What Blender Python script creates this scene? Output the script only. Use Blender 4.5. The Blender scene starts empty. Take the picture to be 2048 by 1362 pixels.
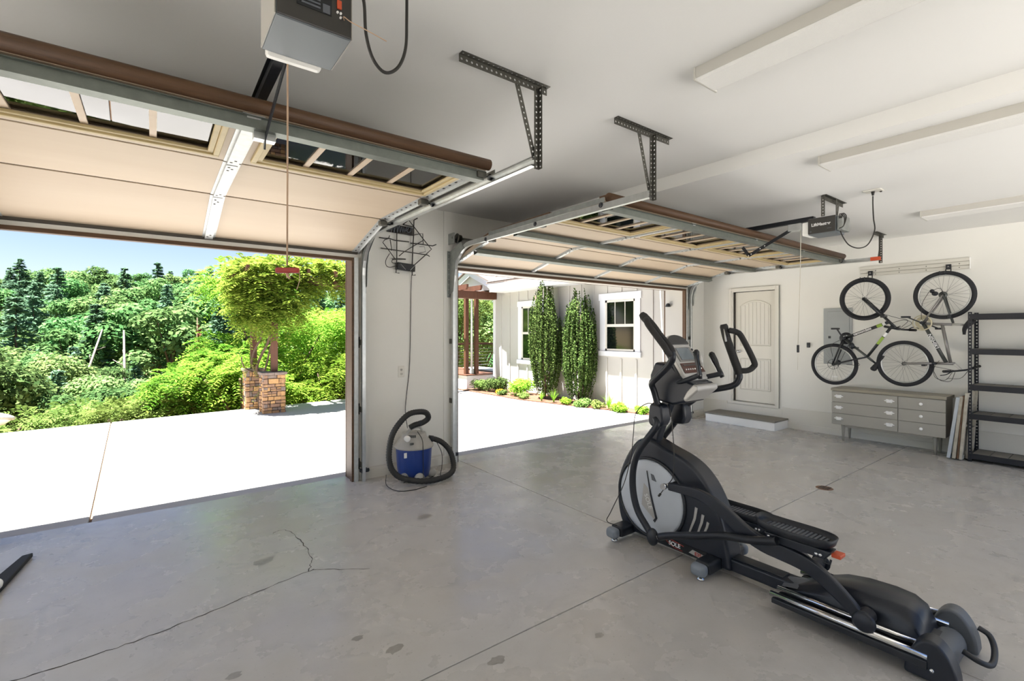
import bpy, bmesh, math, random
from mathutils import Vector, Matrix

# ------------------------------------------------------------------ camera, sky, sun, exposure
scene = bpy.context.scene
col = scene.collection
PI = math.pi
YAW = 0.644755
cam_data = bpy.data.cameras.new('camera')
cam_data.sensor_width = 36.0
cam_data.lens = 950.9 / 2048 * 36.0
cam_data.shift_y = -16.4 / 2048
cam_data.clip_end = 2000
cam = bpy.data.objects.new('camera', cam_data)
col.objects.link(cam)
cam.location = (0, 0, 1.62)
cam.rotation_euler = (PI / 2, 0, -YAW)
scene.camera = cam

world = bpy.data.worlds.new('sky')
scene.world = world
world.use_nodes = True
wn = world.node_tree.nodes
wl = world.node_tree.links
for n in list(wn):
    wn.remove(n)
w_out = wn.new('ShaderNodeOutputWorld')
w_bg = wn.new('ShaderNodeBackground')
w_sky = wn.new('ShaderNodeTexSky')
w_sky.sky_type = 'NISHITA'
w_sky.sun_disc = False
w_sky.sun_elevation = math.radians(72)
w_sky.sun_rotation = math.radians(-95)
w_sky.altitude = 300
w_sky.air_density = 1.0
w_sky.dust_density = 0.6
w_sky.ozone_density = 1.5
w_bg.inputs['Strength'].default_value = 0.036
w_tint = wn.new('ShaderNodeMix'); w_tint.data_type = 'RGBA'; w_tint.blend_type = 'MULTIPLY'
w_tint.inputs['Factor'].default_value = 1.0
w_tint.inputs['B'].default_value = (1.0, .93, .98, 1)
wl.new(w_sky.outputs[0], w_tint.inputs['A'])
wl.new(w_tint.outputs['Result'], w_bg.inputs[0])
wl.new(w_bg.outputs[0], w_out.inputs[0])

sun_data = bpy.data.lights.new('sun', 'SUN')
sun_data.energy = 7.0
sun_data.angle = math.radians(0.53)
sun_data.color = (1.0, 0.985, 0.965)
sun = bpy.data.objects.new('sun', sun_data)
col.objects.link(sun)
SUN_DIR = Vector((0.26, -0.06, -0.96)).normalized()
sun.rotation_euler = SUN_DIR.to_track_quat('-Z', 'Y').to_euler()
sun.location = (-5, 5, 20)

scene.view_settings.view_transform = 'Standard'
scene.view_settings.look = 'None'
scene.view_settings.gamma = 1.0
scene.view_settings.use_curve_mapping = False
scene.view_settings.exposure = 2.5

# ------------------------------------------------------------------ helpers
def lin(h):
    h = h.lstrip('#')
    o = []
    for i in (0, 2, 4):
        c = int(h[i:i + 2], 16) / 255
        o.append(c / 12.92 if c <= .04045 else ((c + .055) / 1.055) ** 2.4)
    return (o[0], o[1], o[2], 1)

def V(*a):
    return Vector(a[0]) if len(a) == 1 else Vector(a)

MATS = {}
def M(name, c1, rough=.5, metal=0.0, c2=None, scale=4.0, bump=0.0, bscale=60.0, coat=0.0, stretch=None, contrast=.5, emit=0.0, spec=None, rough2=None):
    m = bpy.data.materials.new(name)
    m.use_nodes = True
    nt = m.node_tree
    b = nt.nodes['Principled BSDF']
    c1 = lin(c1) if isinstance(c1, str) else c1
    b.inputs['Base Color'].default_value = c1
    b.inputs['Roughness'].default_value = rough
    b.inputs['Metallic'].default_value = metal
    if spec is not None:
        b.inputs['Specular IOR Level'].default_value = spec
    if coat:
        b.inputs['Coat Weight'].default_value = coat
        b.inputs['Coat Roughness'].default_value = .25
    vec = None
    if c2 is not None or bump:
        tc = nt.nodes.new('ShaderNodeTexCoord')
        mp = nt.nodes.new('ShaderNodeMapping')
        nt.links.new(tc.outputs['Object'], mp.inputs['Vector'])
        if stretch:
            mp.inputs['Scale'].default_value = stretch
        vec = mp.outputs['Vector']
    if c2 is not None:
        c2 = lin(c2) if isinstance(c2, str) else c2
        nz = nt.nodes.new('ShaderNodeTexNoise')
        nz.inputs['Scale'].default_value = scale
        nz.inputs['Detail'].default_value = 6
        nz.inputs['Roughness'].default_value = .6
        nt.links.new(vec, nz.inputs['Vector'])
        mr = nt.nodes.new('ShaderNodeMapRange')
        mr.inputs['From Min'].default_value = .5 - contrast / 2
        mr.inputs['From Max'].default_value = .5 + contrast / 2
        nt.links.new(nz.outputs['Fac'], mr.inputs['Value'])
        mx = nt.nodes.new('ShaderNodeMix')
        mx.data_type = 'RGBA'
        mx.inputs['A'].default_value = c1
        mx.inputs['B'].default_value = c2
        nt.links.new(mr.outputs['Result'], mx.inputs['Factor'])
        nt.links.new(mx.outputs['Result'], b.inputs['Base Color'])
        if rough2 is not None:
            mr2 = nt.nodes.new('ShaderNodeMapRange')
            mr2.inputs['To Min'].default_value = rough
            mr2.inputs['To Max'].default_value = rough2
            nt.links.new(mr.outputs['Result'], mr2.inputs['Value'])
            nt.links.new(mr2.outputs['Result'], b.inputs['Roughness'])
    if bump:
        nb = nt.nodes.new('ShaderNodeTexNoise')
        nb.inputs['Scale'].default_value = bscale
        nb.inputs['Detail'].default_value = 4
        nt.links.new(vec, nb.inputs['Vector'])
        bp = nt.nodes.new('ShaderNodeBump')
        bp.inputs['Strength'].default_value = bump
        bp.inputs['Distance'].default_value = .02
        nt.links.new(nb.outputs['Fac'], bp.inputs['Height'])
        nt.links.new(bp.outputs['Normal'], b.inputs['Normal'])
    if emit:
        b.inputs['Emission Color'].default_value = (1, .97, .92, 1)
        b.inputs['Emission Strength'].default_value = emit
    MATS[name] = m
    return m

def M_leaf(name, c1, c2, trans=.3, objvar=.12):
    """leaf: diffuse + translucent + thin gloss, coloured per leaf and per plant"""
    m = bpy.data.materials.new(name)
    m.use_nodes = True
    nt = m.node_tree
    for n in list(nt.nodes):
        nt.nodes.remove(n)
    out = nt.nodes.new('ShaderNodeOutputMaterial')
    geo = nt.nodes.new('ShaderNodeNewGeometry')
    oi = nt.nodes.new('ShaderNodeObjectInfo')
    mx = nt.nodes.new('ShaderNodeMix'); mx.data_type = 'RGBA'
    mx.inputs['A'].default_value = lin(c1); mx.inputs['B'].default_value = lin(c2)
    nt.links.new(geo.outputs['Random Per Island'], mx.inputs['Factor'])
    hs = nt.nodes.new('ShaderNodeHueSaturation')
    mr = nt.nodes.new('ShaderNodeMapRange')
    mr.inputs['To Min'].default_value = 1 - objvar * 2.2
    mr.inputs['To Max'].default_value = 1 + objvar * 2.2
    nt.links.new(oi.outputs['Random'], mr.inputs['Value'])
    nt.links.new(mr.outputs['Result'], hs.inputs['Value'])
    mr2 = nt.nodes.new('ShaderNodeMapRange')
    mr2.inputs['To Min'].default_value = .5 - objvar * .22
    mr2.inputs['To Max'].default_value = .5 + objvar * .22
    mm = nt.nodes.new('ShaderNodeMath'); mm.operation = 'FRACT'
    mu = nt.nodes.new('ShaderNodeMath'); mu.operation = 'MULTIPLY'; mu.inputs[1].default_value = 17.3
    nt.links.new(oi.outputs['Random'], mu.inputs[0]); nt.links.new(mu.outputs[0], mm.inputs[0])
    nt.links.new(mm.outputs[0], mr2.inputs['Value'])
    nt.links.new(mr2.outputs['Result'], hs.inputs['Hue'])
    nt.links.new(mx.outputs['Result'], hs.inputs['Color'])
    d = nt.nodes.new('ShaderNodeBsdfDiffuse')
    t = nt.nodes.new('ShaderNodeBsdfTranslucent')
    nt.links.new(hs.outputs['Color'], d.inputs['Color'])
    nt.links.new(hs.outputs['Color'], t.inputs['Color'])
    ms = nt.nodes.new('ShaderNodeMixShader'); ms.inputs[0].default_value = trans
    nt.links.new(d.outputs[0], ms.inputs[1]); nt.links.new(t.outputs[0], ms.inputs[2])
    nt.links.new(ms.outputs[0], out.inputs['Surface'])
    MATS[name] = m
    return m

def M_glass(name, tint=(.95, .97, .97, 1), gloss=1.45):
    """thin pane: see-through with a Fresnel reflection"""
    m = bpy.data.materials.new(name)
    m.use_nodes = True
    nt = m.node_tree
    for n in list(nt.nodes):
        nt.nodes.remove(n)
    out = nt.nodes.new('ShaderNodeOutputMaterial')
    fr = nt.nodes.new('ShaderNodeFresnel'); fr.inputs['IOR'].default_value = gloss
    tr = nt.nodes.new('ShaderNodeBsdfTransparent'); tr.inputs['Color'].default_value = tint
    gl = nt.nodes.new('ShaderNodeBsdfGlossy'); gl.inputs['Roughness'].default_value = .01
    ms = nt.nodes.new('ShaderNodeMixShader')
    nt.links.new(fr.outputs[0], ms.inputs[0])
    nt.links.new(tr.outputs[0], ms.inputs[1]); nt.links.new(gl.outputs[0], ms.inputs[2])
    nt.links.new(ms.outputs[0], out.inputs['Surface'])
    MATS[name] = m
    return m

OFF = {}
def catmull(pts, n=6, closed=False):
    P = [Vector(p) for p in pts]
    out = []
    N = len(P)
    rng = range(N) if closed else range(N - 1)
    for i in rng:
        p1, p2 = P[i], P[(i + 1) % N]
        p0 = P[i - 1] if (closed or i > 0) else p1 * 2 - p2
        p3 = P[(i + 2) % N] if (closed or i + 2 < N) else p2 * 2 - p1
        for k in range(n):
            t = k / n
            out.append(.5 * ((2 * p1) + (p2 - p0) * t + (2 * p0 - 5 * p1 + 4 * p2 - p3) * t * t + (3 * p1 - p0 - 3 * p2 + p3) * t ** 3))
    if not closed:
        out.append(P[-1])
    return out

class MB:
    def __init__(self):
        self.v = []; self.f = []; self.mi = []; self.sm = []; self.cur = 0
    def add(self, vs, fs, smooth=False):
        o = len(self.v)
        self.v.extend([tuple(p) for p in vs])
        for f in fs:
            self.f.append([i + o for i in f]); self.mi.append(self.cur); self.sm.append(smooth)
        return self
    def box(self, x0, x1, y0, y1, z0, z1):
        x0, x1 = min(x0, x1), max(x0, x1); y0, y1 = min(y0, y1), max(y0, y1); z0, z1 = min(z0, z1), max(z0, z1)
        return self.add([(x0, y0, z0), (x1, y0, z0), (x1, y1, z0), (x0, y1, z0), (x0, y0, z1), (x1, y0, z1), (x1, y1, z1), (x0, y1, z1)],
                        [(0, 3, 2, 1), (4, 5, 6, 7), (0, 1, 5, 4), (1, 2, 6, 5), (2, 3, 7, 6), (3, 0, 4, 7)])
    def beam(self, a, b, w, h, up=(0, 0, 1)):
        """bar from a to b; w across, h along up"""
        a, b = Vector(a), Vector(b)
        d = (b - a).normalized(); up = Vector(up)
        s = d.cross(up)
        if s.length < 1e-4:
            s = d.cross(Vector((1, 0, 0)))
        s.normalize(); u = s.cross(d).normalized()
        vs = []
        for p in (a, b):
            for i, j in ((-1, -1), (1, -1), (1, 1), (-1, 1)):
                vs.append(p + s * (i * w / 2) + u * (j * h / 2))
        return self.add(vs, [(0, 1, 2, 3), (7, 6, 5, 4), (0, 4, 5, 1), (1, 5, 6, 2), (2, 6, 7, 3), (3, 7, 4, 0)])
    def tube(self, pts, r, n=10, closed=False, cap=True, smooth=True, sx=1.0, up=None):
        P = [Vector(p) for p in pts]
        N = len(P)
        R = r if isinstance(r, (list, tuple)) else [r] * N
        T = []
        for i in range(N):
            a = P[i - 1] if (i > 0 or closed) else P[i]
            b = P[(i + 1) % N] if (i < N - 1 or closed) else P[i]
            d = b - a
            T.append(d.normalized() if d.length > 1e-9 else Vector((0, 0, 1)))
        ref = Vector(up) if up else (Vector((0, 0, 1)) if abs(T[0].z) < .9 else Vector((1, 0, 0)))
        u = (ref - T[0] * ref.dot(T[0])).normalized()
        vs = []
        for i in range(N):
            u = (u - T[i] * u.dot(T[i]))
            u = u.normalized() if u.length > 1e-6 else T[i].orthogonal().normalized()
            w = T[i].cross(u)
            for k in range(n):
                a = 2 * PI * k / n
                vs.append(P[i] + u * (math.cos(a) * R[i]) + w * (math.sin(a) * R[i] * sx))
        fs = []
        for i in range(N if closed else N - 1):
            j = (i + 1) % N
            for k in range(n):
                l = (k + 1) % n
                fs.append((i * n + k, i * n + l, j * n + l, j * n + k))
        self.add(vs, fs, smooth)
        if cap and not closed:
            o = len(self.v) - N * n
            self.f.append([o + k for k in range(n)][::-1]); self.mi.append(self.cur); self.sm.append(False)
            self.f.append([o + (N - 1) * n + k for k in range(n)]); self.mi.append(self.cur); self.sm.append(False)
        return self
    def prism(self, poly, vec, smooth=False):
        n = len(poly); vec = Vector(vec)
        P = [Vector(p) for p in poly]
        vs = P + [p + vec for p in P]
        self.add(vs, [list(range(n))[::-1], list(range(n, 2 * n))] + [(i, (i + 1) % n, (i + 1) % n + n, i + n) for i in range(n)])
        if smooth:
            self.sm[-n:] = [True] * n
        # outward normals whichever way the outline runs
        area = Vector((0, 0, 0))
        for i in range(n):
            area += P[i].cross(P[(i + 1) % n])
        if area.dot(vec) < 0:
            self.f[-(n + 2):] = [f[::-1] for f in self.f[-(n + 2):]]
        return self
    def lathe(self, prof, origin=(0, 0, 0), axis='z', n=24, smooth=True, a0=0, a1=2 * PI):
        o = Vector(origin); vs = []; fs = []
        full = abs(a1 - a0 - 2 * PI) < 1e-6
        m = n if full else n + 1
        for r, h in prof:
            for k in range(m):
                a = a0 + (a1 - a0) * k / n
                x, y = r * math.cos(a), r * math.sin(a)
                p = {'z': (x, y, h), 'x': (h, x, y), 'y': (y, h, x)}[axis]
                vs.append(o + Vector(p))
        for i in range(len(prof) - 1):
            for k in range(n):
                l = (k + 1) % m
                fs.append((i * m + k, i * m + l, (i + 1) * m + l, (i + 1) * m + k))
        return self.add(vs, fs, smooth)
    def sphere(self, c, r, nu=16, nv=10):
        c = Vector(c); r = (r, r, r) if not isinstance(r, (tuple, list)) else r
        vs = []; fs = []
        for i in range(nv + 1):
            t = PI * i / nv
            for k in range(nu):
                a = 2 * PI * k / nu
                vs.append(c + Vector((r[0] * math.sin(t) * math.cos(a), r[1] * math.sin(t) * math.sin(a), r[2] * math.cos(t))))
        for i in range(nv):
            for k in range(nu):
                l = (k + 1) % nu
                fs.append((i * nu + k, (i + 1) * nu + k, (i + 1) * nu + l, i * nu + l))
        return self.add(vs, fs, True)
    def ring(self, c, R, r, axis='x', n=40, m=10, sq=1.0):
        """torus about axis"""
        c = Vector(c); pts = []
        for k in range(n):
            a = 2 * PI * k / n
            q = (R * math.cos(a), R * math.sin(a))
            pts.append(c + Vector({'x': (0, q[0], q[1]), 'y': (q[1], 0, q[0]), 'z': (q[0], q[1], 0)}[axis]))
        up = {'x': (1, 0, 0), 'y': (0, 1, 0), 'z': (0, 0, 1)}[axis]
        return self.tube(pts, r, m, closed=True, up=up, sx=sq)
    def perf(self, a, b, wd, w, t, pitch=.03, r=.006):
        """flat steel strip from a to b, w wide along wd, punched with round holes"""
        a, b = Vector(a), Vector(b); L = (b - a).length
        d = (b - a).normalized(); wd = Vector(wd); wd = (wd - d * wd.dot(d)).normalized(); n = d.cross(wd)
        N = max(1, round(L / pitch)); cl = L / N
        for i in range(N):
            c = a + d * (cl * (i + .5)); vs = []
            for s in (-.5, .5):
                for k in range(8):
                    an = PI / 4 * k; cx, cy = math.cos(an), math.sin(an)
                    q = max(abs(cx), abs(cy))
                    vs.append(c + d * (cx / q * cl / 2) + wd * (cy / q * w / 2) + n * (s * t))
                for k in range(8):
                    an = PI / 4 * k
                    vs.append(c + d * (math.cos(an) * r) + wd * (math.sin(an) * r) + n * (s * t))
            fs = []
            for k in range(8):
                l = (k + 1) % 8
                fs += [(k, k + 8, l + 8, l), (16 + k, 16 + l, 24 + l, 24 + k), (k + 8, k + 24, l + 24, l + 8), (k, l, l + 16, k + 16)]
            self.add(vs, fs)
        return self
    def xf(self, mtx):
        self.v = [tuple(mtx @ Vector(p)) for p in self.v]
        return self
    def build(self, name, mats, parent=None, bevel=0.0, seg=2, label=None, soft=False):
        if soft:
            self.sm = [True] * len(self.sm)
        off = OFF.get(parent.name, Vector((0, 0, 0))) if parent else Vector((0, 0, 0))
        me = bpy.data.meshes.new(name)
        vs = self.v if off.length == 0 else [tuple(Vector(p) - off) for p in self.v]
        me.from_pydata(vs, [], self.f)
        if not isinstance(mats, (list, tuple)):
            mats = [mats]
        for m in mats:
            me.materials.append(MATS[m] if isinstance(m, str) else m)
        me.polygons.foreach_set('material_index', self.mi)
        me.polygons.foreach_set('use_smooth', self.sm)
        me.update()
        o = bpy.data.objects.new(name, me)
        col.objects.link(o)
        if parent:
            o.parent = parent
        OFF[o.name] = off
        if bevel:
            md = o.modifiers.new('bevel', 'BEVEL')
            md.width = bevel; md.segments = seg; md.limit_method = 'ANGLE'; md.angle_limit = math.radians(40)
            md.harden_normals = soft
        if label:
            o['label'] = label
        return o

def thing(name, label, cat, loc=(0, 0, 0), group=None):
    o = bpy.data.objects.new(name, None)
    o.empty_display_size = .1
    col.objects.link(o)
    o.location = loc
    o['label'] = label; o['category'] = cat
    if group:
        o['group'] = group
    OFF[o.name] = Vector(loc)
    return o

def tag(o, label, cat, group=None, kind=None):
    o['label'] = label; o['category'] = cat
    if group:
        o['group'] = group
    if kind:
        o['kind'] = kind
    return o

def struct(o, label=None):
    o['kind'] = 'structure'
    if label:
        o['label'] = label
    return o

def copy_tree(o, parent=None):
    c = o.copy()
    col.objects.link(c)
    c.parent = parent
    for ch in o.children:
        copy_tree(ch, c)
    return c

def dup(src, parent, loc=None):
    """another piece sharing the mesh of src"""
    c = src.copy()
    col.objects.link(c)
    c.parent = parent
    if loc is not None:
        c.location = loc
    return c

def text_part(name, body, size, mtx, mat, parent, extrude=.0006, bold=0.0, shear=0.0, align='CENTER'):
    cu = bpy.data.curves.new(name + '_curve', 'FONT')
    cu.body = body; cu.size = size; cu.extrude = extrude; cu.offset = bold; cu.shear = shear
    cu.align_x = align; cu.align_y = 'CENTER'
    tmp = bpy.data.objects.new('tmp', cu)
    col.objects.link(tmp)
    dg = bpy.context.evaluated_depsgraph_get()
    me = bpy.data.meshes.new_from_object(tmp.evaluated_get(dg))
    bpy.data.objects.remove(tmp)
    bpy.data.curves.remove(cu)
    off = OFF.get(parent.name, Vector((0, 0, 0))) if parent else Vector((0, 0, 0))
    me.transform(Matrix.Translation(-off) @ mtx)
    me.materials.clear(); me.materials.append(MATS[mat])
    o = bpy.data.objects.new(name, me)
    col.objects.link(o)
    o.parent = parent
    OFF[o.name] = off
    return o

def frame_mtx(o, ex, ey):
    """matrix whose x axis is ex and y axis ey, at o"""
    ex = Vector(ex).normalized(); ey = Vector(ey); ey = (ey - ex * ey.dot(ex)).normalized(); ez = ex.cross(ey)
    m = Matrix((ex, ey, ez)).transposed().to_4x4()
    m.translation = Vector(o)
    return m
# ------------------------------------------------------------------ materials
M('wall_paint', '#ecebe4', .6, c2='#e9e7e0', scale=1.2, bump=.02, bscale=90)
M('ceiling_paint', '#e9e8e4', .75, c2='#e6e5e0', scale=.8, bump=.02, bscale=70)
M('trim_white', '#dddad0', .45)
M('door_white', '#dcd9ce', .4)
M('bright_white', '#f7f6f3', .4)
def M_floor():
    m = M('floor_concrete', '#aaa7a2', .3)
    nt = m.node_tree; b = nt.nodes['Principled BSDF']
    tc = nt.nodes.new('ShaderNodeTexCoord')
    def nz(scale, detail, rough=.6, dist=0.0):
        n = nt.nodes.new('ShaderNodeTexNoise'); n.inputs['Scale'].default_value = scale; n.inputs['Detail'].default_value = detail
        n.inputs['Roughness'].default_value = rough; n.inputs['Distortion'].default_value = dist
        nt.links.new(tc.outputs['Object'], n.inputs['Vector']); return n.outputs['Fac']
    def ramp(v, a, b_, lo=0.0, hi=1.0):
        r = nt.nodes.new('ShaderNodeMapRange'); r.inputs['From Min'].default_value = a; r.inputs['From Max'].default_value = b_
        r.inputs['To Min'].default_value = lo; r.inputs['To Max'].default_value = hi; nt.links.new(v, r.inputs['Value']); return r.outputs['Result']
    def mix(f, A, B, mode='MIX'):
        x = nt.nodes.new('ShaderNodeMix'); x.data_type = 'RGBA'; x.blend_type = mode
        nt.links.new(f, x.inputs['Factor']) if not isinstance(f, float) else setattr(x.inputs['Factor'], 'default_value', f)
        for k, v in (('A', A), ('B', B)):
            if isinstance(v, tuple): x.inputs[k].default_value = v
            else: nt.links.new(v, x.inputs[k])
        return x.outputs['Result']
    base = mix(ramp(nz(.4, 6, .6, .3), .3, .7), lin('#b6b5b3'), lin('#b3ab9f'))       # cool and tan areas
    cloud_ = mix(ramp(nz(1.3, 9, .7, .3), .25, .75, 0, .75), base, lin('#c3c1be'))               # pale trowel clouds
    dark = mix(ramp(nz(2.6, 10, .75, .5), .52, .85, 0, .40), cloud_, lin('#807a72'))      # darker burnish marks
    fleck = mix(ramp(nz(55, 3, .5), .66, .74, 0, .35), dark, lin('#6f6a62'))
    nt.links.new(fleck, b.inputs['Base Color'])
    nt.links.new(ramp(nz(2.2, 6, .6), .35, .65, .17, .36), b.inputs['Roughness'])
M_floor()
M('joint_dark', '#3a3530', .9)
M('crack_dark', '#3d3833', .95)
M('stain', '#8a867f', .35, c2='#9c9891', scale=30)
M('rail_pale', '#d6d3c9', .5)
M('drive_concrete', '#b1aeaa', .8, c2='#a3a09b', scale=.7, bump=.05, bscale=60)
M('steel', '#a9adaa', .38, .85, c2='#8f9391', scale=14)
M('steel_bright', '#cfd1d0', .32, .8, c2='#b9bcba', scale=20)
M('steel_dark', '#55544e', .5, .75, c2='#6b6961', scale=30)
M('strut_steel', '#7d827b', .45, .55, c2='#6d726c', scale=18)
M('galv_white', '#c9cbca', .42, .45, c2='#b4b7b5', scale=25)
M('panel_cream', '#cdbaa1', .55, c2='#c7b298', scale=2.0, stretch=(.4, 3, 3))
M('sash_cream', '#cdb98a', .5, c2='#bda878', scale=8)
M('wood_brown', '#5e4128', .55, c2='#47301c', scale=9, stretch=(.5, 6, 6), bump=.1, bscale=30)
M('wood_red', '#5f3a26', .6, c2='#4b2c1c', scale=8, stretch=(3, 3, .6), bump=.15, bscale=25)
M('muntin_wood', '#dcc7ae', .5, c2='#d0b89c', scale=6)
M('drive_joint', '#8a6a4e', .9, c2='#6b5440', scale=6)
M('seal_grey', '#5b564d', .7)
M('black_plastic', '#22252b', .42, c2='#1c1f24', scale=30)
M('black_gloss', '#16181b', .25)
M('black_rubber', '#26262a', .75, c2='#1f1f22', scale=60)
M('black_metal', '#1d2026', .38, .2)
M('navy_black', '#1d222c', .36, c2='#181c25', scale=20)
M('grey_plastic', '#5a5e64', .45)
M('cap_grey', '#7c838b', .5)
M('grip_foam', '#2b2a29', .85, bump=.15, bscale=300)
M('disc_grey', '#c6cbd1', .38, 0, c2='#bdc3ca', scale=3)
M('silver', '#b9b7b2', .33, .35)
M('chrome', '#d8d9da', .12, 1.0)
M('screen_grey', '#6c7478', .2)
M('panel_brown', '#4e2f25', .4)
M('red_mark', '#a3342b', .4)
M('orange_red', '#c8502a', .4)
M('white_print', '#e8e8e6', .5)
M('dresser_grey', '#a6a39a', .48, c2='#a09d94', scale=3)
M('dresser_top', '#9a9484', .45, c2='#918b7b', scale=3)
M('panel_box_grey', '#a4a8a8', .4, .2, c2='#9a9f9f', scale=3)
M('shelf_black', '#24252a', .4, .3)
M('shelf_board', '#8a857b', .8, c2='#7d786e', scale=12, stretch=(4, .6, 4))
M('old_white_wood', '#c9c5b8', .8, c2='#a79f8e', scale=9, contrast=.35, bump=.3, bscale=40)
M('old_brown_wood', '#6e4a35', .85, c2='#8d7562', scale=10, bump=.3, bscale=40)
M('old_blue_white', '#c3c9cf', .7, c2='#aeb4b8', scale=8)
M('vac_blue', '#1f3f8c', .32, c2='#1b387e', scale=4)
M('vac_grey', '#b4b2ac', .45, c2='#a5a39d', scale=6)
M('hose_black', '#2a2a29', .6, bump=.1, bscale=80)
M('cable_black', '#26231f', .5)
M('neon_tube', '#2e2a25', .4)
M('outlet_white', '#dedbd1', .4)
M('rope_tan', '#c2a489', .85)
M('rope_white', '#cfcabd', .85)
M('tyre', '#25262a', .8, bump=.3, bscale=160)
M('rim_silver', '#c6c7c4', .3, .7)
M('bike_black', '#1e1f22', .32, c2='#26282b', scale=10)
M('bike_grey', '#8a8784', .3, .45)
M('bike_dark_grey', '#4a4d4b', .35, .2)
M('green_decal', '#9ab84a', .4)
M('gold_guard', '#c9c1a4', .4, .2)
M('opener_grey', '#70767a', .45, .2)
M('opener_side', '#b9b5ac', .45)
M('opener_dark', '#35332f', .5)
M('lens_white', '#eceae2', .35, emit=.02)
M('lamp_lens', '#d4d2cb', .4, emit=.03, bump=.3, bscale=250)
M('lamp_body', '#c4c1b8', .45)
M('siding', '#bbb7b1', .6, c2='#b6b2ac', scale=2)
M('house_trim', '#e4e4e6', .5)
M('roof_shingle', '#655a53', .9, c2='#7a6d65', scale=20)
M('dark_window', '#0f1412', .08, spec=.8)
M('window_frame_white', '#d8d2c6', .5)
M('stone_a', '#b08a64', .9, c2='#94724f', scale=14, bump=.5, bscale=30)
M('stone_b', '#9a7a62', .9, c2='#7c6252', scale=14, bump=.5, bscale=30)
M('stone_c', '#c19a6b', .9, c2='#a87f52', scale=14, bump=.5, bscale=30)
M('stone_d', '#8a7a70', .9, c2='#6e6059', scale=14, bump=.5, bscale=30)
M('mortar', '#4a3f36', .95)
M('bark', '#6b5646', .95, c2='#4f3f33', scale=12, bump=.5, bscale=20)
M('bark_pale', '#a89c8e', .9, c2='#8d8275', scale=10)
M('soil', '#6d4a34', .95, c2='#543726', scale=8, bump=.4, bscale=30)
M('forest_floor', '#5c5a34', .95, c2='#8a6f52', scale=.25, bump=.3, bscale=2)
M('grass_bank', '#5f7a2c', .9, c2='#76913a', scale=3)
M_glass('pane_glass', gloss=1.62)
M_leaf('leaf_vine', '#64822e', '#a3b04c', .5, .05)
M_leaf('leaf_bright', '#5c862a', '#97b048', .45, .1)
M_leaf('leaf_bush', '#5c7636', '#7c9150', .3, .1)
M_leaf('leaf_forest', '#426238', '#718e55', .25, .16)
M_leaf('leaf_pine', '#58785f', '#7c9a7c', .35, .08)
M_leaf('leaf_holly', '#26381a', '#64763f', .12, .05)
M_leaf('leaf_rust', '#6e4734', '#835a44', .2, .1)
M_leaf('leaf_lime', '#5f8c26', '#90b040', .35, .08)
M_leaf('flower_yellow', '#d8a81e', '#e8c93c', .2, .05)

# ------------------------------------------------------------------ the garage shell
ZL, ZR, XB = 3.11, 2.99, 3.92          # ceiling of the left bay, of the right bay, the step between them
XR, YF = 8.59, 5.18                    # right wall face, front wall face
XLW, YBK = -6.2, -1.5                  # left wall and back of the room (out of view)
D1L, D1R, D2L, D2R, DH = -1.03, 1.74, 3.00, 7.96, 2.43

# floor: concrete slabs parted by sawn joints
floor = struct(MB().box(XLW, XR + .2, YBK, 5.40, -.20, -.012).build('floor', 'joint_dark'), 'polished grey concrete garage floor')
JW = .0035
JY, JX = 2.022, 3.08
def slab(x0, x1, y0, y1):
    return MB().box(x0, x1, y0, y1, -.15, 0).build('slab', 'floor_concrete', floor, bevel=.0025, seg=1)
slab(XLW, JX - JW, JY + JW, 5.40)
slab(JX + JW, XR + .2, JY + JW, 5.40)
slab(XLW, JX - JW, YBK, JY - JW)
slab(JX + JW, XR + .2, YBK, JY - JW)
def crack(pts, w, name='crack', mat='crack_dark'):
    random.seed(len(pts))
    P = catmull([(x, y, .0008) for x, y in pts], 9)
    mb = MB(); L = []; R = []
    for i, p in enumerate(P):
        d = (P[min(i + 1, len(P) - 1)] - P[max(i - 1, 0)]).normalized()
        n = Vector((-d.y, d.x, 0)); j = random.uniform(-.008, .008)
        ww = w * random.uniform(.5, 1.4)
        L.append(p + n * (j + ww)); R.append(p + n * (j - ww))
    n = len(P)
    mb.add(L + R, [(i, i + 1, n + i + 1, n + i) for i in range(n - 1)])
    return mb.build(name, mat, floor)
crack([(-.6, 3.17), (-.46, 3.163), (-.12, 3.174), (.16, 3.229), (.47, 3.314), (.83, 3.406), (.90, 3.376), (1.18, 3.192)], .0032)
crack([(.836, 3.40), (.90, 3.60), (.907, 3.958), (.855, 4.232), (.76, 4.22)], .0026)
random.seed(5)
for (x, y, r) in [(.98, 2.30, .035), (.86, 2.50, .022), (.42, 2.28, .03), (.63, 2.02, .02), (1.35, 1.92, .03), (.30, 2.58, .025), (1.9, 1.75, .02), (.62, 3.75, .06), (1.9, 3.8, .05)]:
    mb = MB(); n = 14
    vs = [(x, y, .0006)] + [(x + r * random.uniform(.6, 1.2) * math.cos(2 * PI * k / n) * 1.5, y + r * random.uniform(.6, 1.2) * math.sin(2 * PI * k / n), .0006) for k in range(n)]
    mb.add(vs, [(0, 1 + k, 1 + (k + 1) % n) for k in range(n)])
    mb.build('stain', 'stain', floor)

# drain where the joint runs
dr = thing('floor_drain', 'small rusty oval drain sunk in floor joint', 'drain', (5.57, 2.0, 0))
MB().lathe([(0, .003), (.075, .003), (.08, 0)], (5.57, 2.0, 0), 'z', 24).build('rim', 'old_brown_wood', dr)
g = MB()
for k in range(5):
    g.box(5.57 - .05, 5.57 + .05, 2.0 - .048 + k * .02, 2.0 - .036 + k * .02, .002, .005)
g.build('grate', 'joint_dark', dr)

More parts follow.
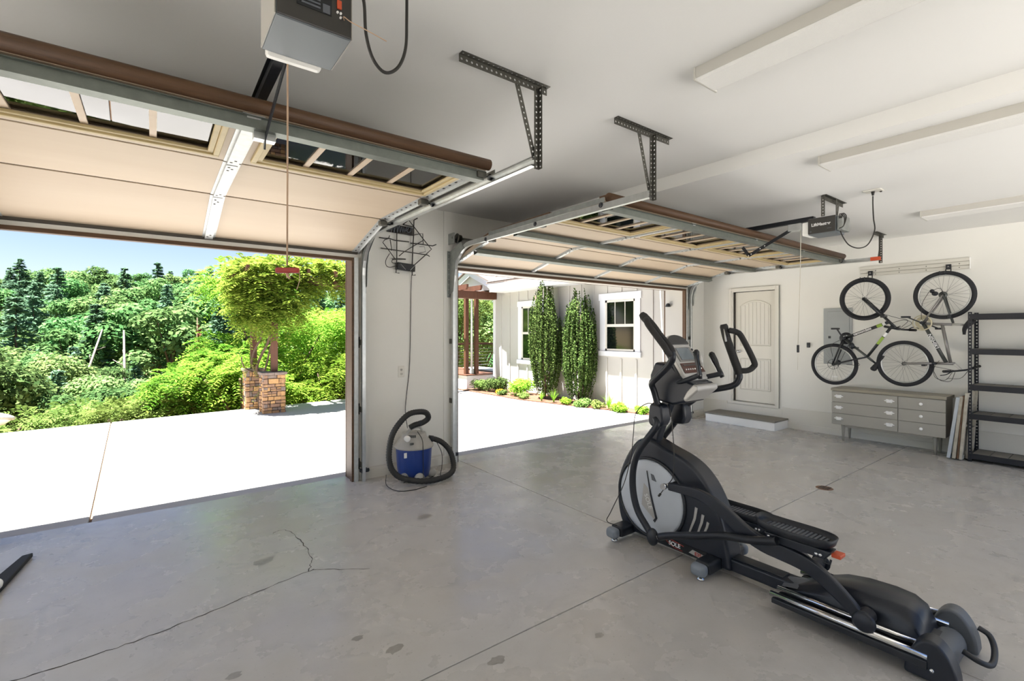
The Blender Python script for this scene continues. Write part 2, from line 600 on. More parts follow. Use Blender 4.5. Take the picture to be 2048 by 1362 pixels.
# walls
w = MB()
w.box(XLW, -5.6, YF, YF + .19, 0, 3.4); w.box(-5.6, -2.0, YF, YF + .19, DH, 3.4); w.box(-2.0, D1L, YF, YF + .19, 0, 3.4)  # unseen third-bay opening, invented to bring more light inside
w.box(D1R, D2L, YF, YF + .19, 0, 3.4)
w.box(D2R, XR + .2, YF, YF + .19, 0, 3.4)
w.box(D1L, D1R, YF, YF + .19, DH, 3.4)
w.box(D2L, D2R, YF, YF + .19, DH, 3.4)
struct(w.build('wall_front', 'wall_paint'), 'front garage wall with two wide door openings')
w = MB()
DY0, DY1, DZ0, DZ1 = 3.80, 4.62, .33, 2.40      # house-door opening
w.box(XR, XR + .2, YBK, DY0, 0, 3.4); w.box(XR, XR + .2, DY1, YF, 0, 3.4)
w.box(XR, XR + .2, DY0, DY1, DZ1, 3.4); w.box(XR, XR + .2, DY0, DY1, 0, DZ0)
struct(w.build('wall_right', 'wall_paint'), 'cream garage wall with house door and bicycles')
w = MB()      # left side: two piers and a header, unseen opening made up to let daylight in
w.box(XLW - .2, XLW, YBK, YBK + .3, 0, 3.4); w.box(XLW - .2, XLW, YF - .3, YF + .19, 0, 3.4); w.box(XLW - .2, XLW, YBK + .3, YF - .3, 2.95, 3.4)
struct(w.build('wall_left', 'wall_paint'))
# unseen back wall: header and piers round an opening added for interior light
w = MB()
w.box(XLW, 2.0, YBK - .2, YBK, 0, 3.4); w.box(8.0, XR + .2, YBK - .2, YBK, 0, 3.4); w.box(2.0, 8.0, YBK - .2, YBK, 3.0, 3.4)
struct(w.build('wall_back', 'wall_paint'))
c = MB()
c.box(XLW, XB, YBK, YF, ZL, ZL + .1)
c.box(XB, XR, YBK, YF, ZR, ZR + .22)
struct(c.build('ceiling', 'ceiling_paint'), 'pale plaster ceiling with a low step between the bays')
# roof over the garage with its eave
r = MB(); r.prism([(XLW - .6, YF + .62, 3.22), (XLW - .6, YBK - .5, 3.22), (XLW - .6, 1.6, 5.0)], (XR + 3.5 - XLW, 0, 0))
struct(r.build('roof', 'roof_shingle'))

# baseboards and the chair-rail bead of the right wall
def base_profile(mb, a, b, inward, h=.125, t=.018):
    a, b, n = Vector(a), Vector(b), Vector(inward)
    z = Vector((0, 0, 1))
    prof = [(0, 0), (t, 0), (t, h * .72), (t * .55, h * .82), (t * .5, h * .93), (0, h)]
    vs = [p + n * q[0] + z * q[1] for p in (a, b) for q in prof]
    k = len(prof)
    mb.add(vs, [(i, (i + 1) % k, (i + 1) % k + k, i + k) for i in range(k)] + [list(range(k)), list(range(2 * k - 1, k - 1, -1))])
mb = MB(); base_profile(mb, (XR, YBK, 0), (XR, YF, 0), (-1, 0, 0)); struct(mb.build('baseboard_right', 'trim_white'))
mb = MB(); base_profile(mb, (1.83, YF, 0), (2.97, YF, 0), (0, -1, 0)); base_profile(mb, (8.06, YF, 0), (XR, YF, 0), (0, -1, 0))
struct(mb.build('baseboard_front', 'trim_white'))
mb = MB(); mb.box(XR - .012, XR, YBK, 3.72, 0, .34); mb.box(XR - .012, XR, 4.70, YF, 0, .34); mb.box(XR - .012, XR, 3.72, 4.70, 0, .30)
struct(mb.build('trim_1', 'trim_white', bevel=.004), 'flat skirting board along the right wall')
# flat boards that frame the door openings inside
mb = MB(); mb.box(1.80, 1.895, YF - .014, YF, 0, ZL); mb.box(2.84, 2.96, YF - .014, YF, 0, ZL)
struct(mb.build('trim_2', 'wall_paint', bevel=.003), 'flat boards on the column between the doors')
# brown jamb boards lining the openings
n = 3
for (x0, x1, yo) in ((D1L, D1R, YF + .20), (D2L, D2R, YF + .42)):
    mb = MB()
    mb.box(x0, x0 + .035, YF - .03, YF + .035, 0, DH); mb.box(x1 - .035, x1, YF - .03, YF + .035, 0, DH)
    mb.box(x0 + .035, x1 - .035, YF - .03, YF + .035, DH - .035, DH)
    struct(mb.build('trim_%d' % n, 'wood_brown', bevel=.003), 'brown timber stop of a garage door opening'); n += 1
    mb = MB()
    mb.box(x0 - .03, x0 + .012, YF - .05, YF - .031, 0, DH); mb.box(x1 - .012, x1 + .03, YF - .05, YF - .031, 0, DH)
    struct(mb.build('trim_%d' % n, 'galv_white'), 'weather strip along the door jambs'); n += 1
    mb = MB()   # pale reveal and outer pier
    mb.box(x0 - .3, x0 + .02, YF + .191, yo, 0, DH + .3); mb.box(x1 - .02, x1 + (.3 if x1 < 5 else .6), YF + .191, yo, 0, DH + .3); mb.box(x0 + .02, x1 - .02, YF + .191, yo, DH, DH + .3)
    mb.box(x0, x0 + .02, YF + .036, YF + .191, 0, DH); mb.box(x1 - .02, x1, YF + .036, YF + .191, 0, DH)
    struct(mb.build('trim_%d' % n, 'siding' if x0 > 0 else 'wood_brown'), 'reveal outside a garage door'); n += 1
    mb = MB()
    mb.box(x0 - .1, x0 + .022, yo + .001, yo + .025, 0, DH + .14); mb.box(x1 - .022, x1 + .1, yo + .001, yo + .025, 0, DH + .14); mb.box(x0 + .022, x1 - .022, yo + .001, yo + .025, DH - .002, DH + .14)
    struct(mb.build('trim_%d' % n, 'wood_brown'), 'brown outer casing of a garage door'); n += 1

# the house door with its casing
mb = MB()
cy0, cy1, cz1 = 3.77, 4.655, 2.43
for (t, o) in ((.07, .022), (.045, .032)):
    mb.box(XR - o, XR, cy0, cy0 + t, .31, cz1); mb.box(XR - o, XR, cy1 - t, cy1, .31, cz1); mb.box(XR - o, XR, cy0 + t, cy1 - t, cz1 - t, cz1)
struct(mb.build('trim_%d' % n, 'trim_white', bevel=.004), 'stepped white casing round the house door'); n += 1
door = MB()
sx0, sy0, sy1, sz0, sz1 = XR + .055, 3.845, 4.575, .36, 2.355
door.box(sx0, sx0 + .045, sy0, sy1, sz0, sz1)
door = struct(door.build('door_1', 'door_white', bevel=.002), 'white two-panel plank house door with arched top panel')
def plank_panel(y0, y1, z0, z1, arch):
    pf = MB()       # raised moulding round the panel
    ys = []
    K = 12
    top = [(y0 + (y1 - y0) * i / K, z1 + arch * (1 - (2 * i / K - 1) ** 2)) for i in range(K + 1)]
    out = [(y0, z0)] + top + [(y1, z0)]
    path = [(sx0 - .002, y, z) for y, z in out]
    pf.tube([Vector(p) for p in path] + [Vector(path[0])], .011, 6, smooth=False)
    pf.build('panel_moulding', 'door_white', door)
    N = 7
    pw = (y1 - y0 - .05) / N
    for i in range(N):
        a = y0 + .025 + pw * i
        ym = a + pw / 2
        zt = z1 + arch * (1 - (2 * (ym - y0) / (y1 - y0) - 1) ** 2) - .025
        MB().box(sx0 - .006, sx0 + .002, a + .004, a + pw - .004, z0 + .025, zt).build('plank', 'door_white', door, bevel=.003, seg=1)
plank_panel(3.95, 4.48, 1.38, 2.10, .09)
plank_panel(3.95, 4.48, .58, 1.14, 0)
kn = MB(); kn.lathe([(0, -.055), (.022, -.053), (.028, -.04), (.02, -.026), (.01, -.02), (.01, -.006), (.028, -.004), (.028, 0)], (sx0, 4.50, 1.27), 'x', 16)
kn.build('door_knob', 'chrome', door, label='bright metal door knob')
hg = MB()
for z in (.60, 1.35, 2.12):
    hg.tube([(sx0 - .004, sy0 - .004, z - .045), (sx0 - .004, sy0 - .004, z + .045)], .007, 8)
hg.build('hinge', 'steel', door)
mb = MB(); mb.box(XR - .03, XR + .12, DY0, DY1, .31, .352)
struct(mb.build('trim_%d' % n, 'trim_white', bevel=.004), 'white sill under the house door'); n += 1
struct(MB().box(XR + .105, XR + .2, DY0, DY1, DZ0, DZ1).build('trim_%d' % n, 'joint_dark')); n += 1

# two-tone step below the door
st = thing('door_step', 'low white box step with grey top under the house door', 'step', (8.33, 4.24, 0))
MB().box(8.10, XR - .013, 3.63, 4.85, 0, .135).build('riser_box', 'bright_white', st, bevel=.003)
MB().box(8.085, XR - .013, 3.62, 4.86, .1355, .162).build('tread', 'shelf_board', st, bevel=.004, label='grey tread')
# ------------------------------------------------------------------ sectional garage doors
def make_door(x0, x1, nbay, struts, label, dz, arm_x):
    t = thing('garage_door', label, 'garage door', ((x0 + x1) / 2, 4.0, 0), 'raised garage doors')
    prof = [(2.64, 2.70 + dz), (3.48, 2.70 + dz), (4.34, 2.692 + dz), (5.15, 2.49 + dz)]
    TH = .045
    nrm = []
    for a, b in zip(prof[:-1], prof[1:]):
        d = Vector((0, b[0] - a[0], b[1] - a[1])).normalized()
        nn = Vector((0, -d.z, d.y))
        if nn.z < 0: nn = -nn
        nrm.append((d, nn))
    bw = (x1 - x0) / nbay
    X = Vector((1, 0, 0))
    def P(x, s, k, h):      # point on section s, k along it (m), h above the inner face
        d, nn = nrm[s]
        return Vector((x, prof[s][0], prof[s][1])) + d * k + nn * h
    def slabbox(mb, s, xa, xb, ka, kb, ha, hb):
        q = [P(x, s, k, h) for h in (ha, hb) for (x, k) in ((xa, ka), (xb, ka), (xb, kb), (xa, kb))]
        mb.add(q, [(0, 3, 2, 1), (4, 5, 6, 7), (0, 1, 5, 4), (1, 2, 6, 5), (2, 3, 7, 6), (3, 0, 4, 7)])
    Ls = [(Vector((0,) + b) - Vector((0,) + a)).length for a, b in zip(prof[:-1], prof[1:])]
    # plain lower sections
    for s in (1, 2):
        mb = MB(); slabbox(mb, s, x0, x1, .011, Ls[s] - .011, 0, TH)
        sec = mb.build('section_panel', 'panel_cream', t, bevel=.002, seg=1)
        mb = MB(); slabbox(mb, s, x0, x1, .004, Ls[s] - .004, TH + .001, TH + .02); mb.build('outer_cladding', 'wood_brown', sec)
        mb = MB(); slabbox(mb, s, x0, x1, -.012, .0105, .005, TH - .002); mb.build('joint_edge', 'wood_brown', sec)
    # window section: rails and stiles round the glazed bays
    k0, k1 = .13, .70
    mb = MB()
    slabbox(mb, 0, x0, x1, 0, k0, 0, TH); slabbox(mb, 0, x0, x1, k1, Ls[0] - .0125, 0, TH)
    ww = .115
    for b in range(nbay + 1):
        xc = x0 + bw * b
        xa, xb = max(x0, xc - ww), min(x1, xc + ww)
        slabbox(mb, 0, xa, xb, k0, k1, 0, TH)
    sec = mb.build('window_section', 'panel_cream', t)
    for b in range(nbay):
        xa, xb = x0 + bw * b + (ww), x0 + bw * (b + 1) - ww
        mb = MB()
        for (e, h) in ((.0, -.022), (.03, -.012)):
            slabbox(mb, 0, xa - .03 + e, xb + .03 - e, k0 - .03 + e, k0 + e, h, .004); slabbox(mb, 0, xa - .03 + e, xb + .03 - e, k1 - e, k1 + .03 - e, h, .004)
            slabbox(mb, 0, xa - .03 + e, xa + e, k0 + e, k1 - e, h, .004); slabbox(mb, 0, xb - e, xb + .03 - e, k0 + e, k1 - e, h, .004)
        fr = mb.build('window_frame', 'sash_cream', t, bevel=.003, seg=1)
        mb = MB(); slabbox(mb, 0, xa, xb, k0, k1, .016, .020)
        mb.build('pane', 'pane_glass', fr)
        for i in (1, 2, 3):
            xm = xa + (xb - xa) * i / 4
            mb = MB(); slabbox(mb, 0, xm - .016, xm + .016, k0, k1, .006, .0145)
            mb.build('muntin', 'muntin_wood', fr)
    mb = MB(); slabbox(mb, 0, x0, x1, 0, .10, TH + .001, TH + .022); slabbox(mb, 0, x0, x1, .73, Ls[0], TH + .001, TH + .022)
    mb.build('outer_cladding', 'wood_brown', sec)
    # rounded brown top edge
    mb = MB(); mb.tube([P(x0 - .015, 0, -.012, .035), P(x1 + .015, 0, -.012, .035)], .036, 14)
    mb.build('top_edge', 'wood_brown', t, label='rounded brown timber top edge')
    # steel stiles at the bay lines
    for b in range(nbay + 1):
        xc = x0 + bw * b
        end = b in (0, nbay)
        for s in range(3):
            mb = MB()
            if end:
                xe = xc + (.035 if b == 0 else -.035)
                slabbox(mb, s, xe - .035, xe + .035, .01, Ls[s] - .01, -.003, -.0005)
                slabbox(mb, s, xe - .035 if b == 0 else xe + .031, xe - .031 if b == 0 else xe + .035, .01, Ls[s] - .01, -.02, -.003)
                for i in range(9):
                    kk = .06 + (Ls[s] - .12) * i / 8
                    mb.cur = 1; slabbox(mb, s, xe - .012, xe + .002, kk - .012, kk + .012, -.0045, -.0031); mb.cur = 0
            else:
                wv = .05 if nbay == 2 else .036
                slabbox(mb, s, xc - wv, xc + wv, .01, Ls[s] - .01, -.004, -.0005)
                slabbox(mb, s, xc - wv * .62, xc + wv * .62, .01, Ls[s] - .01, -.022, -.004)
                for i, kk in enumerate((.05, .08, .12, Ls[s] - .10, Ls[s] - .06)):
                    mb.cur = 1; slabbox(mb, s, xc - .02 + .02 * (i % 2), xc - .006 + .02 * (i % 2), kk - .006, kk + .006, -.0235, -.0221); mb.cur = 0
            mb.build('end_stile' if end else 'centre_stile', ['galv_white', 'joint_dark'], t)
    # hinges, rollers
    for s in (0, 1, 2):
        for b in (0, nbay):
            xe = x0 + .03 if b == 0 else x1 - .03
            sg = -1 if b == 0 else 1
            q = P(xe, s, .03, -.028)
            mb = MB(); mb.beam(q + Vector((-.035, 0, 0)), q + Vector((.035, 0, 0)), .06, .045)
            hb = mb.build('roller_bracket', 'steel_dark', t, bevel=.006)
            mb = MB(); mb.tube([q, q + Vector((sg * .075, 0, 0))], .006, 8); mb.lathe([(0, -.01), (.022, -.01), (.022, .01), (0, .01)], q + Vector((sg * .082, 0, 0)), 'x', 14)
            mb.build('roller', 'black_plastic', hb)
    # steel struts across
    for (s, k) in struts:
        mb = MB()
        slabbox(mb, s, x0 + .01, x1 - .01, k - .035, k - .032, -.062, -.012); slabbox(mb, s, x0 + .01, x1 - .01, k + .032, k + .035, -.062, -.012)
        slabbox(mb, s, x0 + .01, x1 - .01, k - .035, k + .035, -.065, -.062)
        slabbox(mb, s, x0 + .01, x1 - .01, k - .055, k - .035, -.0145, -.012); slabbox(mb, s, x0 + .01, x1 - .01, k + .035, k + .055, -.0145, -.012)
        mb.build('strut', 'strut_steel', t)
    # bottom retainer and seal
    L = Ls[2]
    mb = MB(); slabbox(mb, 2, x0, x1, L - .004, L + .035, -.012, TH + .015); mb.build('bottom_retainer', 'seal_grey', t)
    mb = MB(); slabbox(mb, 2, x0, x1, L + .036, L + .085, .0, TH + .02); mb.build('bottom_board', 'wood_brown', t)
    return t, P
d1, P1 = make_door(-.98, 1.77, 2, [(0, .05)], 'raised single garage door at left with two long windows', 0.0, .42)
d2, P2 = make_door(2.975, 7.985, 4, [(0, .05), (1, .43), (2, .36)], 'raised double garage door at right with four windows', -.012, 5.48)

# ------------------------------------------------------------------ tracks
def make_track(x, side, label, yend=2.2, zt=2.655):
    """side +1: the open side of the channel looks to +x"""
    t = thing('garage_door_track', label, 'door track', (x, YF, 0))
    pts = [(x, 5.105, 0.0), (x, 5.105, .8), (x, 5.105, 1.6), (x, 5.105, 2.24)]
    for i in range(1, 9):
        a = PI / 2 * i / 8
        pts.append((x, 5.105 - .415 * (1 - math.cos(a)), 2.24 + (zt - 2.24) * math.sin(a)))
    pts += [(x, 4.2, zt), (x, 3.4, zt - .004), (x, yend, zt - .012)]
    P = [Vector(p) for p in pts]
    # C-profile swept in the plane x = const: (offset across x, offset along the inward normal)
    prof = [(.0, -.026), (.036, -.026), (.036, -.018), (.003, -.018), (.003, .018), (.036, .018), (.036, .026), (.0, .026)]
    vs = []; k = len(prof)
    for i, p in enumerate(P):
        d = (P[min(i + 1, len(P) - 1)] - P[max(i - 1, 0)]).normalized()
        n = Vector((0, -d.z, d.y))
        for (a, b) in prof:
            vs.append(p + Vector((side * (a - .018), 0, 0)) + n * b)
    fs = []
    for i in range(len(P) - 1):
        for j in range(k):
            l = (j + 1) % k
            fs.append((i * k + j, i * k + l, (i + 1) * k + l, (i + 1) * k + j))
    MB().add(vs, fs, False).build('rail', 'steel_bright', t)
    # brackets to the wall
    for z in (.12, .72, 1.45):
        mb = MB(); mb.perf((x - .02 + side * -.01, YF - .004, z), (x - .02 + side * -.01, YF - .004, z + .12), (1, 0, 0), .035, .003, .03, .006)
        mb.box(x - .022, x - .018, YF - .075, YF - .004, z + .03, z + .09)
        mb.build('wall_bracket', 'steel_dark', t)
    # flag plate at the bend and the angle iron above the jamb
    mb = MB(); mb.prism([(x - side * .024, YF - .005, 2.08), (x - side * .024, YF - .12, 2.12), (x - side * .024, YF - .18, 2.48), (x - side * .024, YF - .36, 2.62), (x - side * .024, YF - .30, 2.70), (x - side * .024, YF - .005, 2.60)], (.003, 0, 0))
    mb.build('flag_plate', 'steel', t)
    mb = MB(); mb.perf((x - side * .03, YF - .02, 2.05), (x - side * .03, YF - .02, 2.62), (1, 0, 0), .045, .003, .06, .007)
    mb.build('jamb_angle', 'steel', t)
    # photo-eye sensor foot
    mb = MB(); mb.box(x - .03, x + .05, YF - .1, YF - .04, .10, .135); mb.lathe([(0, -.02), (.018, -.02), (.02, .01), (0, .012)], (x + .05, YF - .08, .118), 'x', 12)
    mb.build('safety_sensor', 'black_plastic', t)
    # perforated reinforcing angle along the horizontal run
    mb = MB(); mb.box(x - side * .022, x - side * .018, 2.63, 4.3, zt + .02, zt + .062)
    mb.build('stiffener', 'steel', t)
    return t
make_track(1.815, -1, 'curved steel track beside the column, serving the left garage door')
make_track(-1.03, 1, 'steel track at the far left edge of the left garage door')
make_track(2.935, 1, 'curved steel track on the column, serving the double garage door')
make_track(8.03, -1, 'steel track along the right wall, serving the double garage door')

# ------------------------------------------------------------------ punched angle hangers
def make_hanger(x, y, ztop, zbot, barx0, barx1, brace_dx, label):
    t = thing('track_hanger', label, 'bracket', (x, y, ztop), 'punched steel track hangers')
    mb = MB(); mb.perf((barx0, y - .018, ztop - .0015), (barx1, y - .018, ztop - .0015), (0, 1, 0), .036, .003, .032, .0065)
    mb.perf((barx0, y, ztop - .022), (barx1, y, ztop - .022), (0, 0, 1), .04, .003, .032, .0075)
    mb.build('ceiling_angle', 'steel_dark', t)
    mb = MB(); mb.perf((x, y - .004, ztop - .02), (x, y - .004, zbot), (1, 0, 0), .034, .003, .032, .0065)
    mb.perf((x + .017, y - .02, ztop - .02), (x + .017, y - .02, zbot), (0, 1, 0), .034, .003, .032, .0065)
    mb.build('drop_angle', 'steel_dark', t)
    mb = MB(); mb.perf((x + brace_dx, y + .008, ztop - .02), (x - .004, y + .008, zbot + .06), (1, 0, 0), .034, .003, .032, .0065)
    mb.build('brace_strip', 'steel_dark', t)
    return t
make_hanger(1.835, 2.20, ZL, 2.60, 1.30, 1.92, -.14, 'punched angle hanger holding the left door track end')
make_hanger(2.955, 2.21, ZL, 2.60, 2.55, 3.18, -.13, 'punched angle hanger holding the double door track end')
h3 = make_hanger(8.02, 2.21, ZR, 2.58, 7.83, 8.22, .12, 'punched angle hanger with orange track end by right wall')
mb = MB(); mb.box(7.985, 8.045, 2.19, 2.30, 2.618, 2.668); mb.build('track_end', 'orange_red', h3, bevel=.004, label='orange painted track end')

# torsion shaft over the double door with its cable drums
t = thing('torsion_shaft', 'dark torsion shaft with cable drum above the double door', 'shaft', (5.5, 5.04, 2.78))
MB().tube([(2.90, 5.07, 2.775), (8.05, 5.07, 2.775)], .0127, 10).build('shaft', 'steel_dark', t)
for x in (2.99, 7.97):
    mb = MB(); mb.lathe([(.013, -.03), (.055, -.03), (.06, -.022), (.048, -.015), (.044, .03), (.013, .03)], (x, 5.07, 2.775), 'x', 24); mb.build('cable_drum', 'steel_dark', t)
mb = MB(); mb.tube([(3.3, 5.07, 2.775), (5.0, 5.07, 2.775)], .027, 14); mb.build('spring', 'black_metal', t)
mb = MB(); mb.box(2.90, 2.912, 5.03, YF - .001, 2.70, 2.83); mb.build('bearing_plate', 'steel', t)
mb = MB(); mb.box(5.42, 5.54, 5.10, YF - .001, 2.68, 2.86); mb.build('centre_plate', 'steel', t)

# ------------------------------------------------------------------ openers
def opener_common(t, x, ymotor, zr, mats):
    mb = MB(); mb.box(x - .022, x + .022, ymotor, 5.10, zr - .02, zr + .018); mb.box(x - .036, x + .036, ymotor, 5.10, zr + .018, zr + .022)
    mb.build('rail', 'black_metal', t, label='long dark rail running to the door header')
    mb = MB(); mb.box(x - .05, x + .05, 5.08, YF - .001, zr - .05, zr + .05); mb.build('header_bracket', 'steel', t)
# left opener: plain grey case seen from below
t = thing('garage_door_opener', 'grey boxy ceiling opener with white lens above the left door', 'garage opener', (.44, 1.86, 2.68))
mb = MB(); mb.box(.322, .572, 1.735, 1.985, 2.68, 2.90); mb.build('motor_case', 'opener_grey', t, bevel=.004)
for xa in (.318, .5725):
    MB().box(xa, xa + .0035, 1.735, 1.985, 2.683, 2.90).build('side_cover', 'opener_side', t)
mb = MB(); mb.box(.325, .57, 1.726, 1.7345, 2.684, 2.90); rp = mb.build('rear_panel', 'opener_dark', t, label='dark rear panel with labels')
mb = MB(); mb.box(.385, .50, 1.7235, 1.7258, 2.735, 2.80); mb.build('warning_label', 'black_gloss', rp)
mb = MB()
for i in range(4):
    mb.box(.40, .462, 1.722, 1.7234, 2.745 + i * .013, 2.751 + i * .013)
mb.box(.470, .494, 1.722, 1.7234, 2.738, 2.768)
mb.build('label_print', 'grey_plastic', rp)
mb = MB(); mb.box(.518, .534, 1.718, 1.7258, 2.770, 2.80); mb.build('learn_button', 'orange_red', rp, bevel=.002)
mb = MB()
for (a, b) in ((.52, 2.757), (.531, 2.757), (.531, 2.742)):
    mb.lathe([(0, -.006), (.004, -.006), (.004, 0)], (a, 1.7258, b), 'y', 10)
mb.build('terminal', 'bright_white', rp)
mb = MB(); mb.box(.338, .538, 1.986, 2.03, 2.672, 2.86); mb.build('lens', 'lens_white', t, bevel=.012, label='white lamp lens')
opener_common(t, .452, 1.99, 2.865, None)
mb = MB(); mb.box(.425, .479, 2.08, 2.22, 2.815, 2.845); mb.build('trolley', 'steel_bright', t, bevel=.004)
mb = MB(); mb.beam((.452, 2.13, 2.82), (.452, 2.70, 2.615), .006, .032); mb.beam((.452, 2.70, 2.615), (.452, 2.72, 2.56), .006, .032); mb.build('door_arm', 'black_metal', t)
mb = MB(); mb.box(.40, .50, 2.69, 2.74, 2.60, 2.69); mb.build('door_bracket', 'steel_bright', t)
mb = MB(); mb.tube([(.425, 2.06, 2.82), (.425, 2.055, 2.5), (.422, 2.05, 1.885)], .0035, 6); mb.build('release_rope', 'rope_tan', t)
mb = MB(); mb.beam((.385, 2.075, 1.866), (.46, 2.02, 1.866), .02, .022); mb.build('release_handle', 'red_mark', t, bevel=.006, label='dark red pull handle')
mb = MB(); mb.tube([(.422, 2.05, 1.86), (.424, 2.05, 1.842), (.43, 2.045, 1.836)], .006, 6); mb.tube(catmull([(.46, 2.02, 1.862), (.462, 2.02, 1.83), (.452, 2.025, 1.79)], 5), .0015, 5); mb.build('rope_knot', 'rope_tan', t)
mb = MB(); mb.tube(catmull([(.545, 1.728, 2.74), (.535, 1.70, 2.735), (.548, 1.66, 2.70), (.60, 1.63, 2.672), (.66, 1.62, 2.655)], 6), .0018, 6); mb.build('antenna_wire', 'rope_tan', t)
mb = MB(); mb.perf((.33, 1.86, 2.90), (.33, 1.86, ZL), (0, 1, 0), .03, .003); mb.build('hanger_strap', 'steel_dark', t); mb = MB(); mb.perf((.565, 1.86, 2.90), (.565, 1.86, ZL), (0, 1, 0), .03, .003); mb.build('hanger_strap', 'steel_dark', t)
# power cord hanging in a loop
tag(MB().tube(catmull([(.585, 1.70, 2.90), (.60, 1.68, 2.80), (.60, 1.66, 2.68), (.625, 1.66, 2.60), (.67, 1.66, 2.565), (.72, 1.66, 2.60), (.75, 1.66, 2.68), (.755, 1.66, 2.80), (.755, 1.66, 3.0), (.755, 1.66, ZL)], 8), .006, 8).build('power_cord', 'cable_black'), 'black power cord looping beside the left opener', 'cord')
# right opener
t = thing('garage_door_opener', 'charcoal opener with white end lens above the double door', 'garage opener', (5.48, 1.95, 2.61))
mb = MB(); mb.box(5.36, 5.60, 1.83, 2.07, 2.612, 2.78); case = mb.build('motor_case', 'opener_grey', t, bevel=.004)
mb = MB(); mb.box(5.354, 5.3598, 1.828, 2.072, 2.622, 2.775); mb.build('side_panel', 'opener_dark', t, label='dark side panel with white lettering')
text_part('side_lettering', 'LiftMaster', .042, frame_mtx((5.3535, 1.955, 2.708), (0, -1, 0), (0, 0, 1)), 'white_print', t, bold=.0012)
mb = MB(); mb.box(5.352, 5.3538, 1.862, 1.90, 2.656, 2.66); mb.box(5.352, 5.3538, 2.04, 2.055, 2.638, 2.65); mb.build('small_print', 'grey_plastic', t)
mb = MB(); mb.box(5.38, 5.58, 2.071, 2.14, 2.618, 2.755); mb.build('lens', 'lens_white', t, bevel=.014, label='white lamp lens')
mb = MB(); mb.box(5.38, 5.58, 1.775, 1.829, 2.625, 2.77); mb.build('rear_cover', 'steel', t, bevel=.01)
mb = MB()
for k in range(3):
    mb.tube(catmull([(5.375, 1.80 - .01 * k, 2.74), (5.36, 1.79 - .015 * k, 2.78), (5.36, 1.755 - .01 * k, 2.74), (5.365, 1.76, 2.66), (5.37, 1.80, 2.64)], 6), .004, 6)
mb.build('cable_bundle', 'cable_black', t)
opener_common(t, 5.48, 2.06, 2.80, None)
mb = MB(); mb.box(5.43, 5.53, 2.17, 2.30, 2.70, 2.772); mb.build('trolley', 'steel_bright', t, bevel=.004)
mb = MB(); mb.beam((5.455, 2.24, 2.735), (5.455, 2.73, 2.50), .006, .034); mb.beam((5.455, 2.73, 2.50), (5.455, 2.80, 2.605), .006, .034)
mb.tube([(5.447, 2.72, 2.505), (5.463, 2.72, 2.505)], .008, 8); mb.build('door_arm', 'black_metal', t)
for y, z in ((2.55, 2.586), (2.60, 2.562), (2.70, 2.514), (2.73, 2.50)):
    MB().tube([(5.449, y, z), (5.4515, y, z)], .006, 8).build('arm_bolt', 'bright_white', t)
mb = MB(); mb.tube([(5.48, 2.19, 2.70), (5.478, 2.195, 2.2), (5.475, 2.215, 1.49)], .0035, 6); mb.build('release_rope', 'rope_white', t)
mb = MB(); mb.box(5.465, 5.487, 2.205, 2.226, 1.405, 1.485); mb.build('release_handle', 'black_plastic', t, bevel=.004)
mb = MB(); mb.tube([(5.475, 2.215, 1.405), (5.473, 2.218, 1.22)], .002, 5); mb.build('rope_tail', 'rope_white', t)
mb = MB(); mb.perf((5.34, 1.93, 2.78), (5.34, 1.93, ZR), (0, 1, 0), .034, .003); mb.perf((5.60, 1.90, 2.78), (5.60, 1.90, ZR), (1, 0, 0), .034, .003); mb.perf((5.66, 1.90, 2.96), (5.60, 1.90, 2.78), (1, 0, 0), .034, .003)
mb.perf((5.32, 1.91, ZR - .002), (5.86, 1.91, ZR - .002), (0, 1, 0), .036, .003); mb.perf((5.32, 1.93, ZR - .022), (5.86, 1.93, ZR - .022), (0, 0, 1), .04, .003); mb.build('hanger_angle', 'steel_dark', t)
tag(MB().tube(catmull([(5.40, 1.80, 2.62), (5.40, 1.775, 2.55), (5.42, 1.73, 2.47), (5.45, 1.66, 2.435), (5.50, 1.60, 2.47), (5.54, 1.56, 2.60), (5.545, 1.57, 2.72), (5.545, 1.575, 2.85), (5.545, 1.575, 2.935)], 8), .0055, 8).build('power_cord', 'cable_black'), 'black power cord hanging from a ceiling outlet by the right opener', 'cord')
t = thing('ceiling_outlet', 'white ceiling outlet with plug of the right opener', 'outlet', (5.52, 1.56, ZR))
MB().box(5.485, 5.60, 1.50, 1.64, ZR - .012, ZR - .0005).build('cover_plate', 'outlet_white', t, bevel=.004)
MB().lathe([(0, -.05), (.009, -.048), (.016, -.012), (0, -.012)], (5.545, 1.575, ZR), 'z', 12).build('plug', 'cable_black', t)
MB().box(5.575, 5.595, 1.515, 1.53, ZR - .02, ZR - .012).build('cover_clip', 'steel_dark', t)

# ------------------------------------------------------------------ fluorescent ceiling lights
def make_light(x0, x1, z, label):
    y0, y1 = -.95, 1.515
    t = thing('ceiling_light', label, 'ceiling light', ((x0 + x1) / 2, (y0 + y1) / 2, z), 'long fluorescent ceiling lights')
    a, b, h = x0, x1, .062
    mb = MB(); mb.box(a, b, y0, y1, z - .012, z - .0005); mb.box(a, a + .004, y0, y1, z - h, z - .012); mb.box(b - .004, b, y0, y1, z - h, z - .012)
    mb.build('housing', 'lamp_body', t)
    mb = MB(); mb.box(a - .004, b + .004, y1, y1 + .012, z - h - .012, z - .0005); mb.box(a - .004, b + .004, y0 - .012, y0, z - h - .012, z - .0005); mb.build('end_cap', 'lamp_body', t, bevel=.002)
    mb = MB(); mb.prism([(a + .004, y0, z - h), (a + .02, y0, z - h - .010), (b - .02, y0, z - h - .010), (b - .004, y0, z - h), (b - .02, y0, z - h + .006), (a + .02, y0, z - h + .006)], (0, y1 - y0, 0))
    mb.build('lens', 'lamp_lens', t, label='ribbed white plastic lens')
